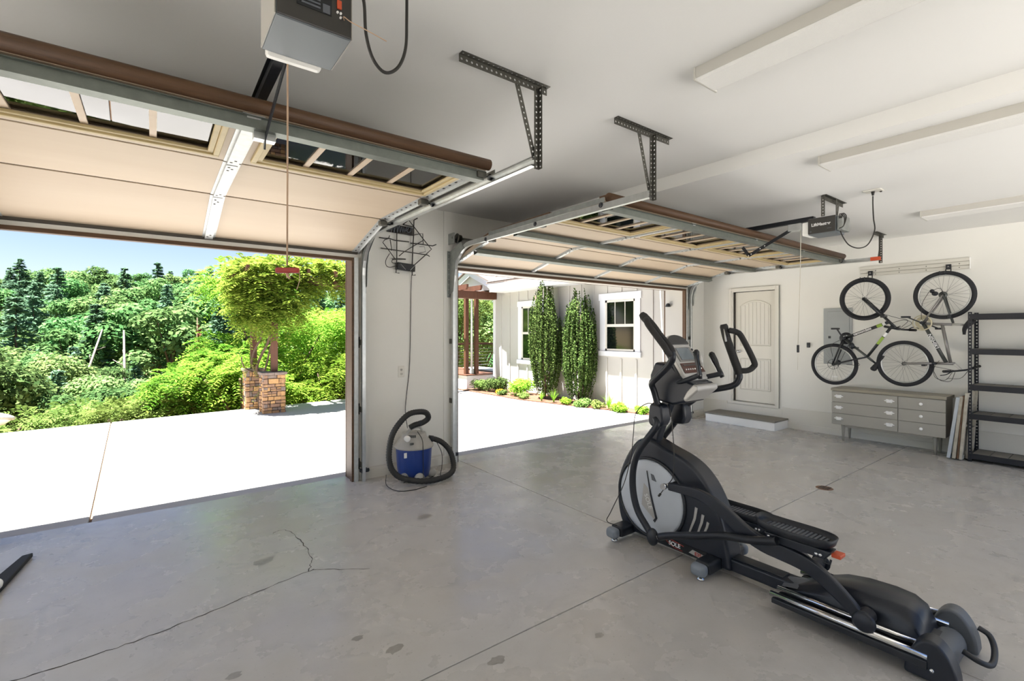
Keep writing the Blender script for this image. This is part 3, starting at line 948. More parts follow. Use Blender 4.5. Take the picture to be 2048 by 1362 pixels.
make_light(2.43, 2.65, ZL, 'nearest long fluorescent light, on the left-bay ceiling')
make_light(4.13, 4.35, ZR, 'middle long fluorescent light beside the ceiling step')
make_light(6.93, 7.19, ZR, 'farthest long fluorescent light, near the right wall')
# ------------------------------------------------------------------ elliptical trainer
EC = 3.10
def sweep_rect(mb, pts, wx, h, smooth=False):
    """bar whose centre line lies in a plane of constant x; wx wide in x, h high (number or list)"""
    P = [Vector(p) for p in pts]; vs = []; n = len(P)
    H = h if isinstance(h, (list, tuple)) else [h] * n
    for i, p in enumerate(P):
        d = P[min(i + 1, n - 1)] - P[max(i - 1, 0)]; d.x = 0; d.normalize()
        nn = Vector((0, -d.z, d.y))
        for a, b in ((-1, -1), (1, -1), (1, 1), (-1, 1)):
            vs.append(p + Vector((a * wx / 2, 0, 0)) + nn * (b * H[i] / 2))
    fs = [(0, 1, 2, 3), ((n - 1) * 4 + 3, (n - 1) * 4 + 2, (n - 1) * 4 + 1, (n - 1) * 4)]
    for i in range(n - 1):
        for k in range(4):
            l = (k + 1) % 4
            fs.append((i * 4 + k, (i + 1) * 4 + k, (i + 1) * 4 + l, i * 4 + l))
    mb.add(vs, fs, smooth)
    return mb

el = thing('elliptical_trainer', 'black elliptical trainer with grey flywheel disc in mid floor', 'exercise machine', (EC, 1.5, 0))
# flywheel shroud
out = catmull([(2.575, .47), (2.585, .27), (2.555, .15), (2.50, .075)], 4)[:-0 or None] if False else None
prof = [(2.50, .045), (2.555, .13), (2.583, .27), (2.573, .44), (2.53, .57), (2.46, .69), (2.385, .775), (2.31, .805), (2.23, .795), (2.12, .757), (2.00, .722), (1.90, .672), (1.82, .60), (1.76, .515), (1.71, .41), (1.672, .29), (1.645, .16), (1.625, .045)]
PP = catmull([(0, y, z) for y, z in prof], 4)
mb = MB(); mb.prism([(3.015, p.y, p.z) for p in PP], (.175, 0, 0))
mb.build('shroud', 'navy_black', el, bevel=.024, seg=4, soft=True, label='dark rounded flywheel shroud')
for sx, sg in ((3.0145, -1), (3.1905, 1)):
    mb = MB(); mb.lathe([(.305, 0), (.305, sg * .012), (.288, sg * .014), (.285, sg * .002)], (sx, 2.255, .365), 'x', 56)
    mb.build('disc_rim', 'black_plastic', el)
    mb = MB(); mb.lathe([(0, sg * .026), (.10, sg * .025), (.20, sg * .022), (.27, sg * .014), (.286, sg * .004), (.286, 0)], (sx, 2.255, .365), 'x', 56)
    dk = mb.build('flywheel_disc', 'disc_grey', el, label='pale grey spinning disc')
    if sg < 0:
        # recessed wedge, slot and maker's lettering on the disc
        X0 = sx - .0262
        mb = MB(); mb.prism([(X0, 2.30, .47), (X0, 2.32, .30), (X0, 2.20, .215), (X0, 2.185, .24), (X0, 2.26, .44)], (.004, 0, 0)); mb.build('wedge_inset', 'silver', dk, bevel=.002)
        mb = MB(); sweep_rect(mb, [(X0 - .001, 2.27, .57), (X0 - .001, 2.235, .40), (X0 - .001, 2.185, .235), (X0 - .001, 2.205, .205)], .003, [.006, .014, .018, .02]); mb.build('dark_slot', 'black_plastic', dk)
        mb = MB(); mb.prism([(X0 - .001, 2.235, .555), (X0 - .001, 2.21, .55), (X0 - .001, 2.185, .505), (X0 - .001, 2.225, .51)], (.003, 0, 0)); mb.build('slot_mouth', 'grey_plastic', dk)
        text_part('disc_lettering', 'SOLE', .05, frame_mtx((X0 - .0012, 2.258, .34), (0, -.42, -.91), (0, -.91, .42)), 'bright_white', dk)
# silver slashes on the shroud
mb = MB()
for pts, w in (([(1.872, .40), (1.885, .32), (1.925, .215)], .02), ([(1.822, .365), (1.832, .31), (1.862, .225)], .02), ([(1.785, .325), (1.793, .29), (1.817, .235)], .018)):
    sweep_rect(mb, [(3.0128, y, z) for y, z in pts], .004, [w, w * .9, w * .6])
mb.build('shroud_slash', 'silver', el, label='silver slash trim')
# foot band with lettering
mb = MB(); mb.box(3.0105, 3.0145, 1.69, 2.22, .048, .115); fb = mb.build('base_band', 'black_gloss', el)
text_part('maker_lettering', 'SOLE', .042, frame_mtx((3.0098, 2.045, .082), (0, -1, 0), (0, 0, 1)), 'white_print', fb, bold=.001)
mb = MB(); mb.prism([(3.0092, 1.93, .068), (3.0092, 1.90, .098), (3.0092, 1.80, .086), (3.0092, 1.775, .062), (3.0092, 1.82, .056)], (.0014, 0, 0)); mb.build('model_badge', 'silver', fb)
text_part('model_lettering', 'E35', .034, frame_mtx((3.0085, 1.858, .076), (0, -1, 0), (0, 0, 1)), 'red_mark', fb, bold=.001)
mb = MB(); sweep_rect(mb, catmull([(3.0095, 2.14, .105), (3.0095, 2.06, .108), (3.0095, 1.97, .095)], 4), .0012, .005); sweep_rect(mb, catmull([(3.0095, 2.13, .10), (3.0095, 2.06, .065), (3.0095, 1.98, .058)], 4), .0012, .004); mb.build('red_swoosh', 'red_mark', fb)
# stabiliser bars
for y, z in ((2.475, .066), (1.745, .070)):
    mb = MB(); mb.box(EC - .225, EC + .225, y - .055, y + .055, z - .035, z + .045)
    sb = mb.build('stabiliser_bar', 'black_plastic', el, bevel=.02, seg=3, soft=True)
    for s in (-1, 1):
        mb = MB()
        mb.prism([(EC + s * .226, y - .054, z - .034), (EC + s * .226, y + .054, z - .034), (EC + s * .226, y + .054, z + .044), (EC + s * .226, y - .054, z + .044)], (s * .07, 0, -.006))
        mb.build('end_cap', 'cap_grey', sb, bevel=.03, seg=4, soft=True)
        mb = MB(); mb.lathe([(0, .001), (.026, .001), (.026, .012), (.014, .018), (.012, .035), (0, .035)], (EC + s * .24, y, 0), 'z', 14); mb.build('levelling_foot', 'chrome', sb)
# mast
mb = MB(); sweep_rect(mb, [(EC, 2.30, .74), (EC, 2.255, .86), (EC, 2.185, 1.02), (EC, 2.13, 1.16)], .075, [.12, .085, .075, .08]); mb.build('mast', 'navy_black', el, bevel=.018, seg=3, soft=True)
# console housing
hp = [(2.19, 1.40), (2.235, 1.30), (2.235, 1.20), (2.17, 1.115), (2.04, 1.095), (1.94, 1.125), (1.845, 1.225), (1.86, 1.262), (1.94, 1.285), (2.04, 1.38)]
mb = MB(); mb.prism([(EC - .125, y, z) for y, z in hp], (.25, 0, 0)); mb.build('console_housing', 'navy_black', el, bevel=.025, seg=4, soft=True)
mb = MB(); mb.prism([(EC - .13, y, z) for y, z in [(1.935, 1.128), (1.832, 1.222), (1.838, 1.252), (1.872, 1.262), (1.925, 1.205), (1.955, 1.15)]], (.26, 0, 0)); mb.build('bottle_tray', 'silver', el, bevel=.014, seg=3, soft=True)
mb = MB(); mb.box(EC - .10, EC + .10, 1.868, 1.95, 1.262, 1.268); mb.build('tray_well', 'black_gloss', el)
# console face
ex, ey = Vector((1, 0, 0)), Vector((0, .56, .83)).normalized()
en = ex.cross(ey)
B0 = Vector((EC, 1.905, 1.285))
def cf(u, v, h=0): return B0 + ex * u + ey * v + en * h
ol = [(-.125, .0), (.125, .0), (.142, .06), (.142, .25), (.125, .31)]
ol += [(.125 * math.cos(a), .31 + .075 * math.sin(a)) for a in [PI / 10 * i for i in range(1, 10)]] + [(-.125, .31), (-.142, .25), (-.142, .06)]
mb = MB(); mb.prism([cf(u, v, -.045) for u, v in ol], en * .045); con = mb.build('console_panel', 'silver', el, bevel=.01, label='silver console with grey screen')
mb = MB(); mb.prism([cf(u * 1.03, v + .004, -.05) for u, v in ol], en * .022); mb.build('console_back', 'black_plastic', con, bevel=.006)
arc = [(-.118, .295), (.118, .295)] + [(.118 * math.cos(a), .31 + .066 * math.sin(a)) for a in [PI / 10 * i for i in range(0, 11)]]
mb = MB(); mb.prism([cf(u, v, .001) for u, v in arc], en * .006); mb.build('speaker_hood', 'black_gloss', con)
mb = MB(); mb.prism([cf(u, v, .001) for u, v in [(-.105, .15), (.105, .15), (.105, .268), (-.105, .268)]], en * .004); scb = mb.build('screen_bezel', 'bike_grey', con)
mb = MB(); mb.prism([cf(u, v, .0055) for u, v in [(-.078, .162), (.078, .162), (.078, .26), (-.078, .26)]], en * .002); mb.build('screen', 'screen_grey', scb)
mb = MB(); mb.prism([cf(u, v, .001) for u, v in [(-.125, .055), (.125, .055), (.12, .135), (-.12, .135)]], en * .004); kp = mb.build('keypad', 'panel_brown', con)
mb = MB()
for i in range(8):
    p = cf(-.095 + i * .027, .083, .006); mb.sphere(p, .006, 8, 6)
mb.build('button_row', 'bright_white', kp)
mb = MB(); mb.prism([cf(u, v, .0055) for u, v in [(-.10, .112), (.10, .112), (.10, .12), (-.10, .12)]], en * .002); mb.build('indicator_strip', 'bike_dark_grey', kp)
mb = MB()
for i in range(4):
    mb.prism([cf(.118 + u, .16 + i * .026 + v, .001) for u, v in ((0, 0), (.014, 0), (.014, .016), (0, .016))], en * .005)
mb.build('side_button', 'black_plastic', con)
# fixed pulse bars
for s, pts in ((-1, [(3.02, 2.10, 1.225), (2.98, 1.96, 1.273), (2.945, 1.82, 1.325), (2.935, 1.80, 1.335)]), (1, [(3.17, 2.10, 1.225), (3.21, 1.96, 1.282), (3.27, 1.85, 1.318), (3.28, 1.845, 1.322)])):
    mb = MB(); mb.tube(catmull(pts, 5), .018, 10); fbz = mb.build('pulse_bar', 'black_plastic', el)
    b = Vector(pts[-1]); d = Vector((0, .16 if s < 0 else .52, 1)).normalized()
    mb = MB(); mb.tube([b - d * .03, b, b + d * .05, b + d * .10, b + d * .155, b + d * .17], [.016, .019, .018, .025, .024, .012], 12, sx=.75); mb.build('pulse_grip', 'black_gloss', fbz)
    if s < 0:
        mb = MB(); mb.tube([b + d * .06 + Vector((.004, -.022, 0)), b + d * .10 + Vector((.004, -.026, 0)), b + d * .15 + Vector((.004, -.02, 0))], [.006, .013, .006], 10); mb.build('pulse_plate', 'silver', fbz)
# pivot housings
for x, y, z in ((2.945, 2.13, 1.02), (3.255, 2.155, 1.0)):
    mb = MB(); mb.prism([(x - .05, y + .07, z - .055), (x - .05, y + .04, z - .09), (x - .05, y - .05, z - .08), (x - .05, y - .072, z - .03), (x - .05, y - .055, z + .075), (x - .05, y + .035, z + .09), (x - .05, y + .055, z + .06)], (.10, 0, 0))
    mb.build('pivot_housing', 'navy_black', el, bevel=.022, seg=4, soft=True)
# swing arms: upper handle, grip, loop, lower tube
LH = [(2.93, 2.119, 1.06), (2.90, 2.14, 1.19), (2.86, 2.13, 1.252), (2.81, 2.046, 1.307), (2.77, 1.93, 1.393), (2.75, 1.883, 1.454), (2.75, 1.906, 1.512), (2.76, 1.984, 1.585), (2.77, 2.063, 1.668), (2.78, 2.155, 1.748)]
RH = [(3.26, 2.14, 1.04), (3.32, 2.042, 1.135), (3.38, 1.987, 1.178), (3.45, 1.852, 1.219), (3.47, 1.811, 1.271), (3.47, 1.811, 1.321), (3.46, 1.847, 1.433), (3.45, 1.895, 1.581), (3.44, 1.913, 1.681)]
LW = [(2.91, 2.13, 1.0), (2.89, 2.115, .94), (2.855, 2.235, .755), (2.85, 2.285, .614), (2.85, 2.29, .45), (2.85, 2.249, .31), (2.85, 2.168, .213), (2.85, 2.114, .157)]
RW = [(3.275, 2.17, .98), (3.31, 2.28, .86), (3.345, 2.40, .72), (3.35, 2.46, .54), (3.35, 2.45, .36), (3.35, 2.40, .24), (3.35, 2.36, .17)]
RL = [(3.45, 1.876, 1.635), (3.48, 1.833, 1.622), (3.50, 1.802, 1.581), (3.53, 1.728, 1.405), (3.53, 1.735, 1.364), (3.50, 1.761, 1.338), (3.465, 1.812, 1.335)]
LL = [(2.776, 2.118, 1.715), (2.745, 2.085, 1.702), (2.725, 2.055, 1.668), (2.70, 1.915, 1.53), (2.705, 1.895, 1.495), (2.735, 1.89, 1.475), (2.755, 1.897, 1.49)]
for hp_, lp, lw in ((LH, LL, LW), (RH, RL, RW)):
    C = catmull(hp_, 6)
    mb = MB(); mb.tube(C, .023, 12); arm = mb.build('swing_arm', 'black_metal', el)
    n = len(C)
    mb = MB(); mb.tube(C[int(n * .60):], [.026] + [.029] * (n - int(n * .60) - 2) + [.022], 12); mb.build('foam_grip', 'grip_foam', arm)
    mb = MB(); mb.tube(catmull(lp, 6), .021, 12); mb.build('grip_loop', 'grip_foam', arm)
    mb = MB(); mb.tube(catmull(lw, 6), .0245, 12); mb.build('lower_arm', 'black_metal', arm)
    e = Vector(lw[-1]); mb = MB(); mb.sphere(e + Vector((-.002, .0, .0)), (.034, .045, .062), 16, 12); mb.build('arm_knuckle', 'black_plastic', arm)
# thumb switch on the right grip
mb = MB(); q = Vector((3.43, 1.895, 1.60)); mb.beam(q + Vector((0, -.014, -.05)), q + Vector((0, .002, .05)), .026, .012, up=(-.5, -.85, 0)); ts = mb.build('thumb_switch', 'silver', el, bevel=.003)
mb = MB(); mb.sphere((3.424, 1.879, 1.625), .008, 8, 6); mb.sphere((3.424, 1.874, 1.60), .008, 8, 6); mb.build('switch_button', 'black_gloss', ts)
# connecting links
for x, pts in ((2.85, [(2.06, .175), (1.996, .203), (1.88, .245), (1.761, .285), (1.65, .325), (1.543, .355), (1.425, .376), (1.34, .40), (1.265, .425)]), (3.35, [(2.34, .18), (2.15, .21), (1.95, .24), (1.80, .275), (1.66, .31)])):
    mb = MB(); mb.tube(catmull([(x, y, z) for y, z in pts], 4), .025, 12); lk = mb.build('link_tube', 'black_metal', el)
    mb = MB(); mb.beam((x, pts[0][0] + .01, pts[0][1] - .005), (x, pts[0][0] - .04, pts[0][1] + .015), .03, .026); mb.build('clevis', 'chrome', lk)
# pedal arms from crank pin to roller
LA = [(2.011, .535), (1.907, .542), (1.80, .543), (1.719, .528), (1.64, .497), (1.56, .452), (1.465, .395), (1.36, .36), (1.26, .35), (1.172, .34), (1.10, .322), (1.03, .285), (.975, .245), (.92, .20), (.885, .165), (.855, .136)]
RA = [(2.46, .195), (2.30, .225), (2.10, .262), (1.90, .285), (1.75, .29), (1.60, .28), (1.48, .255), (1.38, .22), (1.29, .175), (1.235, .136)]
for x, pts, sg in ((2.895, LA, -1), (3.305, RA, 1)):
    C = catmull([(x, y, z) for y, z in pts], 3)
    hh = [.05 + .04 * math.sin(PI * i / (len(C) - 1)) for i in range(len(C))]
    mb = MB(); sweep_rect(mb, C, .036, hh); pa = mb.build('pedal_arm', 'navy_black', el, bevel=.008, soft=True)
    p0 = Vector((x, pts[0][0], pts[0][1])); p1 = Vector((x, pts[-1][0], pts[-1][1]))
    mb = MB(); mb.tube([p0 + Vector((-.03, .015, 0)), p0 + Vector((.10 if sg < 0 else -.10, .015, 0))], .016, 12); mb.tube([p0 + Vector((sg * .02, .02, 0)), p0 + Vector((sg * .045, .02, 0))], .022, 12); mb.build('crank_pin', 'chrome', pa)
    mb = MB(); mb.lathe([(0, -.055), (.032, -.055), (.038, -.045), (.038, .045), (.032, .055), (0, .055)], p1 + Vector((0, 0, .03)), 'x', 20); mb.build('roller', 'black_rubber', pa)
    mb = MB(); mb.lathe([(0, -.072), (.040, -.07), (.052, -.058), (.052, -.05), (0, -.05)], p1 + Vector((0, -.01, .032)), 'x', 20) if sg < 0 else mb.lathe([(0, .072), (.040, .07), (.052, .058), (.052, .05), (0, .05)], p1 + Vector((0, -.01, .032)), 'x', 20)
    mb.build('roller_guard', 'navy_black', pa)
# foot pedals
def make_pedal(cx, cy, cz):
    def ring(a, b, z, toe=0):
        r = []
        for k in range(32):
            t = 2 * PI * k / 32
            c, s = math.cos(t), math.sin(t)
            y = b * math.copysign(abs(s) ** .72, s); x = a * math.copysign(abs(c) ** .62, c)
            if s > 0: x *= 1 - .10 * s
            r.append(Vector((cx + x, cy + y, z + toe * max(0, s) ** 2)))
        return r
    rs = [ring(.055, .17, cz - .05), ring(.082, .20, cz - .03), ring(.096, .212, cz + .008, .02), ring(.092, .207, cz + .012, .02), ring(.084, .198, cz - .008, .005), ring(.08, .194, cz - .018)]
    vs = [p for r in rs for p in r]; fs = []
    for i in range(len(rs) - 1):
        for k in range(32):
            l = (k + 1) % 32
            fs.append((i * 32 + k, i * 32 + l, (i + 1) * 32 + l, (i + 1) * 32 + k))
    fs.append(list(range(32))[::-1]); fs.append(list(range(160, 192)))
    mb = MB(); mb.add(vs, fs, True); pd = mb.build('foot_pedal', 'black_plastic', el, label='long black foot tray')
    mb = MB()
    for i in range(-7, 8):
        y = cy + i * .022
        hw = .07 * (1 - (abs(i) / 9.5) ** 4)
        mb.box(cx - hw, cx + hw, y - .006, y + .006, cz - .0185, cz - .0145)
    mb.build('tread_rib', 'grey_plastic', pd)
    mb = MB(); mb.prism([(cx - .05, cy + .15, cz - .05), (cx - .05, cy + .13, cz - .10), (cx - .05, cy - .17, cz - .098), (cx - .05, cy - .20, cz - .05)], (.085, 0, 0)); br = mb.build('pedal_bracket', 'navy_black', pd, bevel=.006)
    mb = MB()
    for yy, zz in ((cy + .12, cz - .068), (cy + .10, cz - .073), (cy - .13, cz - .078), (cy - .15, cz - .078)):
        mb.lathe([(0, -.01), (.008, -.009), (.01, -.004), (.01, 0)], (cx - .05, yy, zz), 'x', 10)
    mb.build('bolt', 'chrome', br)
    mb = MB(); mb.box(cx - .02, cx + .05, cy - .235, cy - .19, cz - .085, cz - .065); mb.build('lock_tab', 'orange_red', br, bevel=.004, label='orange lock tab')
    mb = MB(); mb.tube([(cx - .02, cy - .15, cz - .10), (cx - .02, cy - .155, cz - .125), (cx - .02, cy - .185, cz - .125), (cx - .02, cy - .19, cz - .10)], .006, 8); mb.build('pull_ring', 'black_metal', br)
make_pedal(2.935, 1.205, .492)
make_pedal(3.265, 1.69, .385)
# main beam, rails and rear cover
mb = MB(); mb.box(EC - .062, EC + .062, .60, 1.75, .045, .125); mb.build('main_beam', 'navy_black', el, bevel=.012, seg=3)
mb = MB(); mb.box(EC - .045, EC + .045, 1.32, 1.68, .1255, .131); mb.build('beam_plate', 'black_plastic', el, bevel=.003)
for s in (-1, 1):
    mb = MB()
    for o in (.16, .25):
        mb.tube([(EC + s * o, 1.30, .112), (EC + s * o, .60, .122)], .0155, 12)
    rl = mb.build('guide_rail', 'chrome', el, label='pair of bright steel guide rails')
    mb = MB(); mb.prism([(EC + s * .14, 1.29, .066), (EC + s * .14, 1.29, .094), (EC + s * .14, .60, .104), (EC + s * .14, .60, .066)], (s * .125, 0, 0)); mb.build('rail_carrier', 'black_plastic', rl, bevel=.004)
prof = [(1.285, .098, .05, .09), (1.22, .135, .07, .115), (1.12, .19, .09, .135), (1.02, .232, .10, .14), (.92, .25, .105, .14), (.80, .256, .105, .14), (.72, .25, .10, .14), (.67, .225, .09, .135), (.645, .17, .085, .13), (.635, .10, .085, .13)]
vs = []; fs = []
for (y, z, wt, wb) in prof:
    vs += [(EC - wb, y, .085), (EC - wb * .97, y, z * .55 + .04), (EC - wt, y, z - .008), (EC - wt * .85, y, z), (EC + wt * .85, y, z), (EC + wt, y, z - .008), (EC + wb * .97, y, z * .55 + .04), (EC + wb, y, .085)]
for i in range(len(prof) - 1):
    for k in range(7):
        fs.append((i * 8 + k, i * 8 + k + 1, (i + 1) * 8 + k + 1, (i + 1) * 8 + k))
fs.append(tuple(range(8))); fs.append(tuple(range(len(vs) - 1, len(vs) - 9, -1)))
mb = MB(); mb.add(vs, fs, False); mb.build('rear_cover', 'navy_black', el, bevel=.012, seg=3, soft=True, label='long dark rear cover between the rails')
mb = MB(); mb.prism([(EC - .10, 1.31, .10), (EC, 1.31, .128), (EC + .10, 1.31, .10)], (0, -.17, .035)); mb.build('cover_nose', 'grey_plastic', el, bevel=.005)
for s in (-1, 1):
    mb = MB(); x = EC + s * .205
    pl = [(.69, .012), (.685, .06), (.665, .13), (.635, .18), (.60, .20), (.562, .19), (.525, .145), (.50, .08), (.492, .012)]
    pl = [(p.y, p.z) for p in catmull([(0, y, z) for y, z in pl], 3)]
    mb.prism([(x - .05, y, z) for y, z in pl], (.10, 0, 0)); ec = mb.build('rear_foot', 'grey_plastic' if s > 0 else 'navy_black', el, bevel=.022, seg=4, soft=True)
    mb = MB(); mb.lathe([(0, -.008), (.008, -.007), (.01, 0)], (x - .0505, .585, .07), 'x', 10); mb.build('bolt', 'chrome', ec)
mb = MB(); mb.prism([(EC - .16, .655, .03), (EC - .16, .65, .09), (EC - .16, .615, .125), (EC - .16, .565, .125), (EC - .16, .53, .09), (EC - .16, .525, .03)], (.30, 0, 0)); mb.build('rear_crossbar', 'grey_plastic', el, bevel=.028, seg=4, soft=True)
mb = MB(); mb.tube(catmull([(EC + .20, .50, .14), (EC + .20, .46, .12), (EC + .15, .435, .08), (EC + .04, .43, .06), (EC - .02, .46, .08), (EC - .02, .52, .10)], 6), .013, 10); mb.build('lift_handle', 'black_plastic', el)
# loose cables
mb = MB(); mb.tube(catmull([(2.90, 2.10, 1.09), (2.87, 2.18, 1.10), (2.845, 2.26, 1.02), (2.84, 2.28, .85), (2.83, 2.29, .72), (2.80, 2.33, .50), (2.78, 2.44, .26), (2.80, 2.50, .16), (2.87, 2.46, .12)], 7), .0032, 6)
mb.tube(catmull([(2.945, 2.06, 1.10), (2.93, 2.02, 1.04), (2.925, 2.0, .90), (2.925, 1.99, .75), (2.925, 2.0, .60), (2.90, 2.03, .54), (2.88, 2.05, .50), (2.88, 2.07, .47)], 7), .0032, 6)
mb.tube([(2.88, 2.07, .47), (2.878, 2.085, .45)], .008, 8); mb.build('sensor_cable', 'cable_black', el)

# ------------------------------------------------------------------ shop vacuum
vc = thing('shop_vacuum', 'blue drum shop vacuum with grey lid by the column', 'vacuum', (2.315, 4.90, 0))
VC = (2.315, 4.90, 0)
mb = MB(); mb.lathe([(0, .025), (.160, .025), (.174, .04), (.186, .15), (.198, .335), (.200, .35), (.19, .352)], VC, 'z', 40); mb.build('drum', 'vac_blue', vc, label='glossy blue drum')
mb = MB(); mb.lathe([(.19, .345), (.214, .348), (.219, .360), (.211, .375), (.198, .383), (.18, .415), (.16, .438), (.14, .455), (.135, .49), (.125, .505), (.06, .52), (0, .523)], VC, 'z', 40); ld = mb.build('lid', 'vac_grey', vc, label='grey motor lid')
mb = MB(); mb.tube(catmull([(2.21, 4.86, .505), (2.24, 4.84, .55), (2.30, 4.83, .575), (2.36, 4.84, .56), (2.40, 4.86, .505)], 6), .016, 10, sx=.6); mb.build('carry_handle', 'vac_grey', ld)
mb = MB()
for i in range(6):
    a = -2.4 + i * .1
    mb.box(VC[0] + .137 * math.cos(a) - .004, VC[0] + .137 * math.cos(a) + .004, VC[1] + .137 * math.sin(a) - .004, VC[1] + .137 * math.sin(a) + .004, .472, .50)
mb.box(2.20, 2.235, 4.735, 4.75, .405, .425); mb.build('vent_slot', 'bike_dark_grey', ld)
mb = MB(); mb.lathe([(0, 0), (.032, 0), (.034, -.03), (.022, -.036), (0, -.036)], (2.17, 4.775, .475), 'y', 16); mb.build('switch_knob', 'bright_white', ld)
for (x, y) in ((2.285, 4.70), (2.48, 4.80), (2.15, 4.80), (2.30, 5.09)):
    mb = MB(); mb.sphere((x, y, .05), (.056, .045, .05), 16, 10); cs = mb.build('caster_foot', 'vac_grey', vc)
    mb = MB(); mb.lathe([(0, -.012), (.022, -.012), (.022, .012), (0, .012)], (x, y - .012, .022), 'x', 12); mb.build('caster_wheel', 'black_rubber', cs)
mb = MB(); mb.box(2.135, 2.165, 4.755, 4.764, .27, .325); mb.build('drum_label', 'bright_white', vc)
HP = [(2.235, 4.84, .575), (2.294, 4.83, .60), (2.375, 4.80, .622), (2.42, 4.76, .672), (2.385, 4.74, .735), (2.294, 4.73, .757), (2.173, 4.73, .742), (2.065, 4.73, .655), (1.99, 4.73, .545), (1.957, 4.73, .413), (1.952, 4.72, .28), (1.99, 4.70, .165), (2.09, 4.66, .085), (2.28, 4.58, .045), (2.50, 4.57, .045), (2.66, 4.64, .075), (2.71, 4.72, .17), (2.685, 4.76, .28), (2.63, 4.82, .36), (2.56, 4.86, .40), (2.49, 4.89, .415)]
C = catmull(HP, 10)
mb = MB(); mb.tube(C, [.030 + .0018 * (1 if i % 2 else -1) for i in range(len(C))], 16); mb.build('hose', 'hose_black', vc, label='fat black corrugated hose')
mb = MB(); mb.tube([C[0], C[6], C[14], C[18]], [.024, .027, .029, .034], 14); mb.tube([C[-1], C[-8]], .036, 14); mb.build('hose_cuff', 'black_plastic', vc)
mb = MB(); mb.tube(catmull([(2.31, 4.80, .53), (2.315, 4.69, .45), (2.32, 4.685, .30), (2.325, 4.69, .12), (2.31, 4.66, .055)], 6), .004, 6); mb.tube(catmull([(2.56, 4.86, .40), (2.60, 4.78, .25), (2.59, 4.76, .10), (2.55, 4.72, .02), (2.60, 4.66, .01)], 6), .004, 6)
mb.tube(catmull([(1.95, 4.80, .12), (1.93, 4.74, .03), (1.97, 4.58, .006), (2.10, 4.50, .006), (2.28, 4.52, .006)], 6), .004, 6); mb.build('power_lead', 'cable_black', vc)

# ------------------------------------------------------------------ unlit neon sign and its lead
ns = thing('neon_sign', 'unlit black neon sign high on the column', 'neon sign', (2.33, 5.15, 2.6))
NY = 5.12
def nl(pts, r, name, mat='neon_tube', sm=0, y=NY):
    q = [(x, y, z) for x, z in pts]
    MB().tube(catmull(q, sm) if sm else q, r, 7).build(name, mat, ns)
nl([(2.214, 2.85), (2.214, 2.451), (2.204, 2.299), (2.244, 2.299)], .006, 'upright', y=5.135)
nl([(2.471, 2.961), (2.425, 2.931), (2.422, 2.772), (2.411, 2.598), (2.404, 2.417), (2.404, 2.285), (2.446, 2.292)], .007, 'upright', y=5.135)
nl([(1.999, 2.677), (2.057, 2.674), (2.122, 2.679), (2.187, 2.665), (2.356, 2.668)], .006, 'crossbar')
nl([(2.376, 2.655), (2.481, 2.657), (2.661, 2.654), (2.709, 2.676)], .006, 'crossbar')
nl([(2.018, 2.559), (2.115, 2.557), (2.207, 2.554), (2.411, 2.546), (2.595, 2.538), (2.621, 2.524)], .006, 'crossbar')
nl([(2.281, 2.859), (2.356, 2.918), (2.474, 2.792), (2.538, 2.722), (2.646, 2.613), (2.567, 2.536), (2.425, 2.406), (2.356, 2.339)], .006, 'neon_tube')
nl([(2.281, 2.859), (2.411, 2.848)], .006, 'neon_tube')
nl([(2.122, 2.713), (2.109, 2.677), (2.066, 2.66), (2.041, 2.626), (2.115, 2.541), (2.181, 2.46)], .005, 'neon_tube')
nl([(2.122, 2.511), (2.076, 2.426), (2.083, 2.371), (2.122, 2.355), (2.20, 2.374)], .004, 'neon_tube', sm=5)
nl([(2.234, 2.491), (2.288, 2.54), (2.397, 2.615), (2.531, 2.701)], .005, 'neon_tube')
nl([(2.128, 2.667), (2.144, 2.576), (2.141, 2.544)], .005, 'neon_tube')
nl([(2.397, 2.747), (2.474, 2.772), (2.531, 2.786), (2.538, 2.663), (2.495, 2.658)], .005, 'neon_tube')
nl([(2.488, 2.625), (2.552, 2.635), (2.567, 2.575), (2.488, 2.554)], .003, 'neon_tube')
nl([(2.207, 2.45), (2.154, 2.439), (2.154, 2.408), (2.20, 2.406)], .004, 'neon_tube', sm=5)
nl([(2.154, 2.445), (2.20, 2.455), (2.315, 2.463)], .008, 'neon_tube')
MB().prism([(2.09, 5.128, 2.85), (2.09, 5.128, 2.755), (2.41, 5.128, 2.745), (2.41, 5.128, 2.84)], (0, .006, 0)).build('letter_backing', 'neon_tube', ns)
nl([(2.089, 2.765), (2.122, 2.779), (2.141, 2.80), (2.135, 2.755), (2.167, 2.832), (2.167, 2.753), (2.187, 2.812), (2.207, 2.837), (2.207, 2.752), (2.234, 2.841), (2.241, 2.762), (2.261, 2.826), (2.274, 2.767), (2.288, 2.823), (2.301, 2.776), (2.322, 2.827), (2.349, 2.831), (2.322, 2.792), (2.349, 2.772), (2.376, 2.799), (2.376, 2.834), (2.404, 2.822)], .006, 'letter_tube', 'grey_plastic', sm=4, y=5.11)
mb = MB(); mb.prism([(2.207, 5.09, 2.419), (2.425, 5.09, 2.406), (2.422, 5.09, 2.322), (2.20, 5.09, 2.337)], (0, .07, 0)); tb = mb.build('transformer', 'black_gloss', ns, bevel=.006, label='glossy black transformer box')
mb = MB(); mb.tube([(2.24, 5.088, 2.40), (2.30, 5.088, 2.34)], .003, 5); mb.tube([(2.42, 5.088, 2.40), (2.36, 5.088, 2.335)], .003, 5); mb.build('wire', 'silver', tb)
mb = MB(); mb.tube(catmull([(2.405, 5.15, 2.29), (2.404, 5.168, 2.1), (2.40, 5.17, 1.7), (2.385, 5.17, 1.2), (2.35, 5.17, .90), (2.325, 5.15, .70), (2.32, 5.08, .52)], 6), .004, 6); mb.build('power_lead', 'cable_black', ns)
